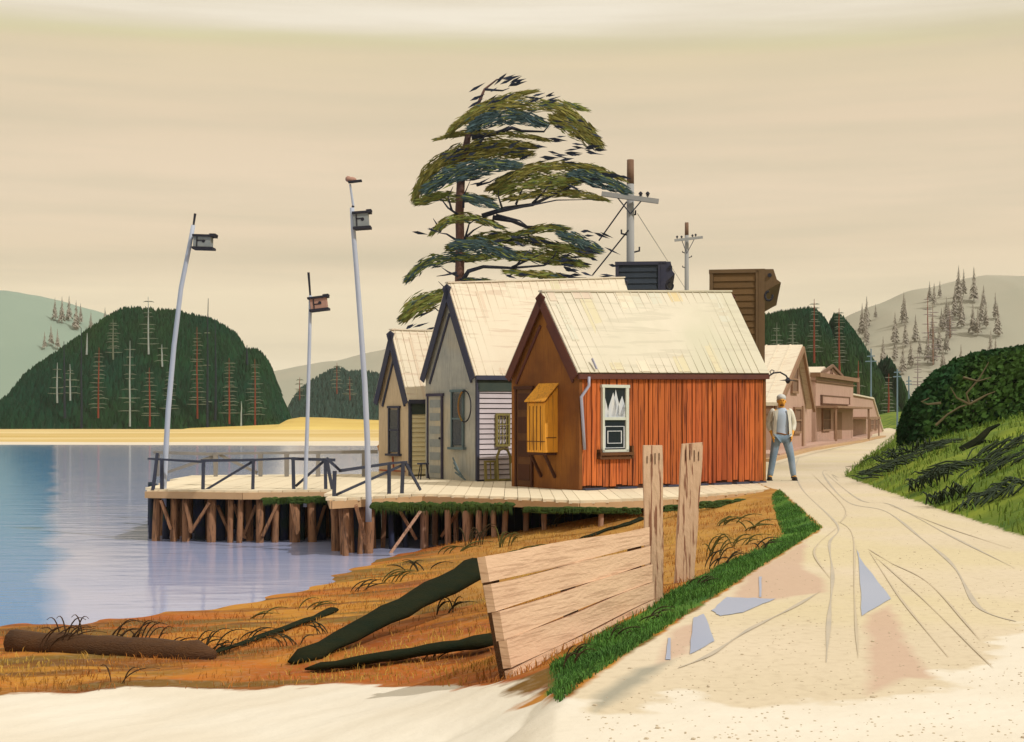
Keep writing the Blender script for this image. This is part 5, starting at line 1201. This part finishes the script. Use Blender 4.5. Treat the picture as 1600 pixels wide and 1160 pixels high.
for pl, lab in (([(1500, 690), (1520, 672), (1545, 650), (1560, 640)], 'bare forked brown branch poking from the hillside grass below the thicket'),):
    p0 = hillray(1503, 706); t = thing('fallen_branch', p0, lab, 'branch'); b = MB(); s_ = p0.y/F
    b.tube([(0, 0, 0), (25*s_, 0, 16*s_), (45*s_, .1, 34*s_), (62*s_, .1, 42*s_)], [.10, .08, .05, .02], 6); b.tube([(25*s_, 0, 16*s_), (50*s_, -.1, 14*s_)], [.05, .02], 6); b.build('limb', M['dark_timber_shadow'], t)

# ------------------------------------------------------------------ the windswept tree
def big_tree():
    D = 36.0; base = Vector((P(718, 700, D).x, D, 0)); t = thing('windswept_pine', base, 'tall windswept pine with layered olive foliage and blue painted shade pads rising behind the grey shack', 'tree')
    q = lambda p, dd=0: P(p[0], p[1], D+dd)-base
    b = MB(); pts = [(718, 731), (719, 560), (718, 440), (719, 380), (718, 330), (720, 285), (724, 250), (732, 210), (745, 168), (757, 140), (776, 125), (792, 121)]
    b.tube([q(p) for p in pts], [.20, .17, .125, .115, .115, .11, .10, .08, .05, .03, .02, .01], 10); b.build('trunk', M['bark'], t, smooth=True)
    br = MB()
    L_ = [[(753, 338), (790, 326), (832, 320), (858, 308), (890, 292), (915, 268)], [(785, 327), (779, 308), (779, 296)], [(806, 320), (816, 296), (825, 282)], [(832, 318), (850, 300), (862, 282)], [(858, 308), (880, 298), (900, 290)],
          [(716, 336), (700, 325), (690, 312), (664, 305)], [(706, 329), (700, 308), (708, 292)], [(724, 325), (725, 305), (735, 282)], [(722, 440), (732, 424), (755, 417), (800, 419), (850, 415), (905, 390)], [(803, 420), (815, 405), (828, 390)], [(800, 418), (835, 402), (848, 396)],
          [(850, 414), (865, 402), (870, 392)], [(714, 376), (698, 366), (685, 364)], [(688, 362), (682, 350), (677, 342)], [(727, 372), (740, 360), (758, 350)], [(726, 375), (733, 350), (745, 342)], [(722, 388), (735, 368)], [(737, 214), (770, 210), (800, 200), (815, 205), (850, 206), (862, 190)],
          [(750, 223), (765, 203)], [(776, 208), (800, 195)], [(748, 205), (755, 180)], [(745, 290), (765, 285), (780, 276)], [(758, 140), (785, 142), (796, 138)], [(770, 340), (800, 345), (822, 355), (845, 355), (863, 355)], [(775, 336), (812, 345), (835, 362)], [(716, 432), (700, 425), (690, 418)], [(714, 426), (696, 430), (682, 432)],
          [(715, 500), (690, 490), (665, 470)], [(700, 497), (712, 470)], [(716, 470), (700, 455), (685, 440)], [(763, 335), (810, 325), (870, 313), (930, 312)]]
    for pl in L_:
        dd0 = R.uniform(-.8, .8) if pl[0][0] not in (753, 722, 716) else 0; n = len(pl); r0 = .07 if n > 4 else .035
        br.tube([q(p, dd0*i/n+(-.3 if n > 4 else -.5)) for i, p in enumerate(pl)], [r0*(1-.8*i/(n-1)) for i in range(n)], 6)
    br.build('branches', M['branch_ink'], t, smooth=True)
    PADS = [([(703, 205), (725, 188), (755, 170), (800, 164), (860, 165), (895, 180), (930, 215)], 20, 'o'), ([(735, 200), (765, 186), (810, 182), (852, 194)], 24, 'b'), ([(683, 218), (730, 208), (800, 210), (858, 220)], 9, 'o'), ([(757, 162), (800, 150), (838, 143)], 9, 'o'),
            ([(885, 162), (915, 172)], 9, 'g'), ([(862, 185), (905, 203), (938, 228)], 30, 'o'), ([(648, 310), (668, 272), (708, 242), (765, 224), (838, 230)], 22, 'o'), ([(700, 262), (760, 240), (830, 240)], 26, 'o'), ([(664, 298), (700, 276), (750, 262), (812, 258)], 26, 'b'),
            ([(764, 295), (810, 272), (860, 260), (930, 262)], 18, 'o'), ([(775, 300), (850, 284), (910, 282)], 26, 'g'), ([(790, 312), (850, 303), (900, 303), (948, 313)], 12, 'o'), ([(893, 272), (935, 280), (982, 300)], 22, 'b'), ([(880, 258), (930, 263), (975, 282)], 9, 'o'), ([(652, 317), (690, 307), (770, 312)], 16, 'g'), ([(728, 308), (775, 322)], 15, 'b'),
            ([(675, 364), (702, 345), (740, 341), (786, 357)], 14, 'g'), ([(808, 366), (850, 357), (886, 358)], 13, 'g'), ([(875, 366), (905, 376), (938, 392)], 18, 'b'), ([(702, 388), (750, 375), (810, 374), (895, 390)], 20, 'g'), ([(800, 400), (860, 400), (915, 416)], 18, 'g'), ([(708, 384), (755, 385), (802, 400)], 22, 'b'), ([(860, 385), (900, 392), (925, 400)], 14, 'g'),
            ([(636, 438), (665, 413), (710, 402), (745, 405)], 18, 'x'), ([(720, 405), (800, 400), (890, 412)], 14, 'g'), ([(790, 425), (850, 430), (886, 438)], 13, 'g'), ([(628, 498), (655, 476), (692, 462)], 30, 'g'), ([(640, 480), (700, 455), (730, 450)], 14, 'g'), ([(722, 437), (765, 439)], 7, 'x')]
    rr_ = random.Random(21)
    cr_ = {'leaf_olive': MB(), 'leaf_green': MB(), 'leaf_blue_shade': MB(), 'leaf_ink': MB()}
    def leaf(mb, px, py, dd, ang, Lp, wp):
        p = q((px, py), dd); s_ = D/F; L2 = Lp*s_/2; d = Vector((math.cos(ang), rr_.uniform(-.35, .35), -math.sin(ang))).normalized(); n = d.cross(Vector((rr_.uniform(-.6, .6), 1, rr_.uniform(-.6, .6)))).normalized()*wp*s_/2
        mb.add([p-d*L2, p-d*L2*.3+n, p+d*L2, p-d*L2*.2-n], [(0, 1, 2, 3)])
    for sp_, th, c in PADS:
        sp2 = densify(sp_, 10); seg = sum(math.dist(a, b_) for a, b_ in zip(sp_, sp_[1:])); cnt = int(seg*th*.215)+45
        ddc = rr_.uniform(-.5, .5) if c != 'b' else -.75
        for i in range(cnt):
            f = rr_.random(); k = min(int(f*(len(sp2)-1)), len(sp2)-2); a, b_ = sp2[k], sp2[k+1]; g_ = f*(len(sp2)-1)-k; cx, cy = a[0]+(b_[0]-a[0])*g_, a[1]+(b_[1]-a[1])*g_
            ang = math.atan2(b_[1]-a[1], b_[0]-a[0]); env = math.sin(math.pi*min(max(f, .04), .98))**.45
            off = rr_.triangular(-.5, .5, 0)*th*1.25*env; dd = ddc+rr_.uniform(-1, 1)*1.0*math.sqrt(max(0, 1-(2*off/th)**2) if abs(off) < th/2 else 0)*env
            if c == 'b': nm = 'leaf_blue_shade' if rr_.random() < .9 else 'leaf_green'; dd = -.9+rr_.uniform(-.35, .35)  # blue pads put the crown's shading into leaf colour
            elif c == 'o': nm = rr_.choices(['leaf_olive', 'leaf_green', 'leaf_blue_shade'], [.8, .15, .05])[0]
            elif c == 'g': nm = rr_.choices(['leaf_green', 'leaf_olive', 'leaf_blue_shade'], [.62, .3, .08])[0]
            else: nm = rr_.choices(['leaf_blue_shade', 'leaf_green'], [.6, .4])[0]
            leaf(cr_[nm], cx-math.sin(ang)*off, cy+math.cos(ang)*off, dd, ang+rr_.gauss(0, .17), rr_.uniform(8, 26), rr_.uniform(1.2, 2.8))
    for (x0, y0, x1, y1, n, an) in [(778, 120, 815, 135, 10, -.4), (825, 145, 870, 162, 9, -.25), (870, 186, 938, 235, 22, .2), (820, 225, 905, 255, 16, -.05), (895, 232, 940, 245, 6, .15), (950, 268, 978, 280, 6, .15), (895, 275, 950, 300, 10, .25), (885, 360, 950, 395, 18, .25), (880, 390, 960, 440, 26, .12), (690, 225, 830, 250, 18, -.2),
                                    (640, 350, 700, 370, 3, .4), (770, 365, 815, 385, 6, -.1), (730, 275, 760, 290, 5, -.3), (790, 420, 910, 442, 12, .2), (740, 130, 800, 170, 10, -.5), (640, 490, 700, 520, 8, -.4), (760, 165, 830, 185, 6, -.4), (770, 375, 860, 400, 8, .3)]:
        for i in range(n): leaf(cr_['leaf_ink'], rr_.uniform(x0, x1), rr_.uniform(y0, y1), rr_.uniform(-1.3, -.2), an+rr_.gauss(0, .16), rr_.uniform(14, 34), rr_.uniform(3, 5.5))
    b = MB(); names = list(cr_)
    for i, nm in enumerate(names): b.cur = i; b.add(cr_[nm].v, cr_[nm].f)
    b.build('crown', [M[n_] for n_ in names], t, fix=False)
big_tree()

# ------------------------------------------------------------------ utility poles
def upole(px, D, ytop, wpx, label, arm, yarm, ins, ybrown, mcol, group='utility poles', wires=None, sc_=1.0, extras=()):
    base = Vector((P(px, 0, D).x, D, 0)); t = thing('utility_pole', base, label, 'utility pole', group); q = lambda a, b_, dd=0: P(a, b_, D+dd)-base; r = wpx/F*D/2
    b = MB(); b.tube([(0, 0, -.3), q(px, 460), q(px, ybrown)], [r*1.25, r, r*.9], 10); b.build('shaft', mcol, t, smooth=True)
    b = MB(); b.tube([q(px, ybrown), q(px, ytop)], [r*.9, r*.85], 10); b.build('shaft_top', M['upole_brown'] if ybrown != ytop+1 else mcol, t, smooth=True)
    a0, a1 = q(arm[0][0], arm[0][1], -.25), q(arm[1][0], arm[1][1], -.25); b = MB(); b.beam(a0, a1, r*.9, r*1.1); b.build('crossarm', mcol, t)
    for (x_, y_) in ins:
        b = MB(); k = r*.5; c = q(x_, y_, -.25); b.tube([c+Vector((0, 0, -k*.4)), c+Vector((0, 0, k*1.1))], [k*.35, k*.3], 6); b.tube([c+Vector((0, 0, k*1.0)), c+Vector((0, 0, k*1.5)), c+Vector((0, 0, k*2.0)), c+Vector((0, 0, k*2.8)), c+Vector((0, 0, k*3.2))], [k*.9, k*.5, k*1.1, k*.7, k*.2], 8); b.build('insulator', M['ink'], t)
    mid = q(px, yarm+ (14 if wpx > 6 else 8)*1.6, -.2)
    for f in (.25, .72): b = MB(); b.tube([a0.lerp(a1, f), mid], r*.16, 5); b.build('arm_brace', M['rail_navy'], t)
    for (x_, y_, sd_) in extras: b = MB(); b.beam(q(x_-sd_*2, y_), q(x_+sd_*10*sc_, y_-3), r*.35, r*.35); b.tube([q(x_+sd_*9*sc_, y_-2), q(x_+sd_*9*sc_, y_-9*sc_)], r*.2, 5); b.build('step', M['ink'], t)
    if wires:
        for (a, b_, rr_, m_, d2) in wires: b = MB(); b.tube([q(*a, -.1), q(*b_, d2)], rr_, 5); b.build('guy_wire', M[m_], t)
upole(985, 40, 250, 13, 'thick utility pole with brown top and crossarm right of the pine', ((940, 303), (1029, 315)), 312, [(1001, 310), (1012, 310)], 288, M['upole_grey'],
      wires=[((979, 316), (936, 376), .022, 'branch_ink', 1.5), ((982, 360), (926, 430), .022, 'branch_ink', 1.5), ((996, 334), (1070, 450), .009, 'rail_grey', 18)], extras=[(990, 395, 1), (980, 368, -1), (984, 338, 1)])
upole(1073, 60, 348, 7, 'thinner pale utility pole rising behind the orange shack roof', ((1054, 376), (1098, 371)), 374, [(1058, 374), (1065, 374), (1082, 372), (1087, 371)], 368, M['upole_grey'], sc_=.5, extras=[(1071, 397, -1), (1076, 404, 1), (1071, 420, -1)])
def small_pole(px, D, yt, arms, label, lean=0):
    base = Vector((P(px, 0, D).x, D, 0)); t = thing('utility_pole', base, label, 'utility pole', 'utility poles'); q = lambda a, b_: P(a, b_, D)-base
    b = MB(); r = 1.5/F*D; b.tube([(0, 0, 0), q(px, yt)], [r, r*.7], 6); b.build('shaft', M['far_pole'], t)
    for (w_, y_) in arms: b = MB(); b.beam(q(px-w_, y_), q(px+w_, y_-.5), r, r*1.1); b.build('crossarm', M['far_pole'], t)
small_pole(1361, 110, 545, [(6, 557), (9, 565)], 'pale blue distant utility pole in front of the right hill edge')
small_pole(1402, 130, 577, [(5, 582), (6.5, 589)], 'distant blue utility pole with two crossarms at the end of the road')
small_pole(1420, 150, 588, [(4, 596), (4.5, 601)], 'smallest distant utility pole right at the thicket edge')

# ------------------------------------------------------------------ person
def person():
    base = G(1221, 751); base.z = 0; t = thing('person', base, 'person in pale blue top and blue jeans standing legs apart by the orange shack', 'person')
    t.rotation_euler = (0, 0, 0); D = base.y; q = lambda px, py, dy=0: P(px, py, D)-base+Vector((0, dy, 0))
    def skinned(name, verts, edges, radii, m, sub=2, root=0, parent=t):
        me = bpy.data.meshes.new(name); me.from_pydata([tuple(v) for v in verts], edges, []); me.materials.append(m)
        o_ = bpy.data.objects.new(name, me); COL.objects.link(o_); o_.parent = parent
        bpy.context.view_layer.objects.active = o_
        md = o_.modifiers.new('Skin', 'SKIN')
        if not me.skin_vertices: me.attributes  # created by modifier
        sv = me.skin_vertices[0].data if me.skin_vertices else None
        if sv is None:
            bpy.ops.object.select_all(action='DESELECT'); o_.select_set(True); bpy.ops.object.modifier_remove(modifier='Skin'); bpy.ops.object.modifier_add(type='SKIN'); sv = me.skin_vertices[0].data
        for i, r in enumerate(radii): sv[i].radius = (r, r) if not hasattr(r, '__len__') else r; sv[i].use_root = (i == root)
        for md in o_.modifiers:
            if md.type == 'SKIN': md.use_smooth_shade = True
        s_ = o_.modifiers.new('Subdivision', 'SUBSURF'); s_.levels = sub; s_.render_levels = sub
        dg = bpy.context.evaluated_depsgraph_get(); m2 = bpy.data.meshes.new_from_object(o_.evaluated_get(dg)); o_.modifiers.clear(); o_.data = m2
        return o_
    hip = Vector((0, 0, .93)); sh = 1.44
    V = [hip, (0, 0, 1.08), (0, .0, 1.25), (0, .01, 1.38), (0, 0, 1.47), (0, -.01, 1.53), (0, -.015, 1.60), (0, -.015, 1.68),   # 0-7 head
         (-.10, 0, .88), (-.17, -.02, .50), (-.235, 0, .09), (-.25, -.13, .035),      # left leg 8-11
         (.10, 0, .88), (.19, -.02, .50), (.245, 0, .09), (.29, -.12, .035),          # right leg 12-15
         (-.17, 0, 1.42), (-.27, .03, 1.14), (-.20, -.08, .93),                        # arm 16-18
         (.17, 0, 1.42), (.27, .03, 1.14), (.20, -.08, .94)]                            # arm 19-21
    E = [(0, 1), (1, 2), (2, 3), (3, 4), (4, 5), (5, 6), (6, 7), (0, 8), (8, 9), (9, 10), (10, 11), (0, 12), (12, 13), (13, 14), (14, 15), (3, 16), (16, 17), (17, 18), (3, 19), (19, 20), (20, 21)]
    Rr = [(.15, .11), (.14, .10), (.15, .11), (.15, .10), (.06, .06), (.062, .065), (.088, .10), (.075, .085), (.095, .10), (.06, .065), (.04, .045), (.035, .03), (.095, .10), (.06, .065), (.04, .045), (.035, .03), (.06, .06), (.042, .042), (.028, .03), (.06, .06), (.042, .042), (.028, .03)]
    # fingers rooted in the palm
    for s, wi in ((-1, 18), (1, 21)):
        w0 = Vector(V[wi]); palm = len(V); V.append(tuple(w0+Vector((-s*.02, -.02, -.055)))); E.append((wi, palm)); Rr.append((.034, .02))
        for k in range(4):
            a = len(V); L_ = (.055, .065, .06, .045)[k]; o0 = Vector((-s*.01, (k-1.5)*.017-.02, -.085)); V.append(tuple(w0+o0)); V.append(tuple(w0+o0+Vector((-s*.018, -.004, -L_)))); E += [(palm, a), (a, a+1)]; Rr += [(.009, .009), (.008, .008)]
        a = len(V); V.append(tuple(w0+Vector((-s*.015, -.055, -.05)))); V.append(tuple(w0+Vector((-s*.03, -.075, -.085)))); E += [(palm, a), (a, a+1)]; Rr += [(.011, .011), (.009, .009)]
    body = skinned('body', V, E, Rr, M['skin'])
    # nose, ears, brow joined in the face
    f = MB(); f.ball((0, -.105, 1.615), (.014, .022, .022), 8, 6); f.ball((-.083, -.01, 1.62), (.012, .022, .032), 8, 6); f.ball((.083, -.01, 1.62), (.012, .022, .032), 8, 6); f.ball((0, -.088, 1.655), (.05, .018, .012), 10, 6)
    f.build('face_features', M['skin'], t, smooth=True)
    f = MB(); f.ball((-.03, -.104, 1.638), .009, 8, 6); f.ball((.03, -.104, 1.638), .009, 8, 6); f.build('eyes', M['eye'], t, smooth=True)
    f = MB(); f.box((0, -.107, 1.573), (.045, .01, .009)); f.build('mouth', M['beard'], t)
    f = MB(); f.ball((0, -.062, 1.545), (.045, .048, .026), 12, 8); f.build('beard', M['beard'], t, smooth=True)
    f = MB(); f.ball((0, .015, 1.70), (.098, .105, .075), 16, 8); f.ball((0, .045, 1.64), (.097, .085, .085), 14, 8); f.build('hair', M['hair'], t, smooth=True)
    # clothing as slightly larger skins over the same skeleton
    b = MB(); vs = []; n_ = 24; rings = [(.86, .172, .135), (1.0, .158, .118), (1.1, .158, .12), (1.22, .172, .132), (1.34, .182, .136), (1.42, .165, .118), (1.465, .10, .085), (1.49, .075, .07)]
    for z_, rx, ry in rings: vs += [(rx*math.cos(2*math.pi*k/n_), ry*math.sin(2*math.pi*k/n_), z_) for k in range(n_)]
    b.add(vs, [(i*n_+k, i*n_+(k+1) % n_, (i+1)*n_+(k+1) % n_, (i+1)*n_+k) for i in range(len(rings)-1) for k in range(n_)]); b.build('vest', M['vest'], t, smooth=True)
    if 0: skinned('vest', [(0, 0, .92), (0, 0, 1.06), (0, 0, 1.24), (0, .005, 1.37), (0, 0, 1.46), (-.10, 0, 1.40), (.10, 0, 1.40)], [(0, 1), (1, 2), (2, 3), (3, 4), (3, 5), (3, 6)], [(.155, .12), (.148, .112), (.158, .122), (.155, .115), (.075, .075), (.09, .09), (.09, .09)], M['vest'])
    for s in (-1, 1):
        skinned('sleeve', [(s*.12, .015, 1.42), (s*.185, .01, 1.41), (s*.272, .035, 1.15), (s*.225, -.045, 1.0)], [(0, 1), (1, 2), (2, 3)], [(.09, .09), (.088, .088), (.056, .056), (.044, .044)], M['shirt_white'])
    b = MB()
    for s in (-1, 1):
        pts = [(s*.085, -.135, 1.46), (s*.17, -.12, 1.43), (s*.20, -.12, 1.2), (s*.20, -.12, .90), (s*.135, -.15, .90), (s*.12, -.155, 1.2)]
        b.prism(pts, (0, .02, 0))
        b.prism([(s*.175, -.12, 1.42), (s*.19, -.12, .90), (s*.19, .12, .90), (s*.175, .10, 1.42)], (s*.012, 0, 0))
    b.prism([(-.19, .14, .90), (.19, .14, .90), (.17, .13, 1.46), (-.17, .13, 1.46)], (0, .012, 0)); b.build('shirt', M['shirt_white'], t)
    skinned('jeans', [(0, 0, .95), (-.10, 0, .87), (-.17, -.02, .50), (-.24, -.01, .07), (.10, 0, .87), (.19, -.02, .50), (.25, -.01, .07)], [(0, 1), (1, 2), (2, 3), (0, 4), (4, 5), (5, 6)], [(.155, .12), (.108, .112), (.075, .08), (.062, .065), (.108, .112), (.075, .08), (.062, .065)], M['jeans'])
    b = MB(); b.tube([(.165*math.cos(a), .13*math.sin(a), .955+.02*math.sin(a*2)) for a in np.linspace(0, 2*math.pi, 20)], .013, 6); b.build('belt', M['beard'], t)
    for s in (-1, 1):
        x = -.24 if s < 0 else .25; b = MB(); b.ball((x+s*.012, -.05, .045), (.05, .125, .045), 12, 8); b.box((x+s*.012, -.05, .012), (.085, .22, .022)); b.tube([(x, .01, .04), (x, .01, .13)], [.052, .05], 12); b.build('shoe', M['boot'], t, smooth=True)
person()

# ------------------------------------------------------------------ air
b = MB(); b.b2((-1100, -30, -2.9), (1100, 1480, 150)); hz_m = bpy.data.materials.new('haze'); hz_m.use_nodes = True; nt = hz_m.node_tree; nt.nodes.clear()
o_ = N(nt, 'ShaderNodeOutputMaterial'); v_ = N(nt, 'ShaderNodeVolumePrincipled'); v_.inputs['Color'].default_value = (.93, .88, .78, 1); v_.inputs['Density'].default_value = .00018; nt.links.new(v_.outputs[0], o_.inputs['Volume'])
tag(b.build('haze', hz_m), kind='stuff')
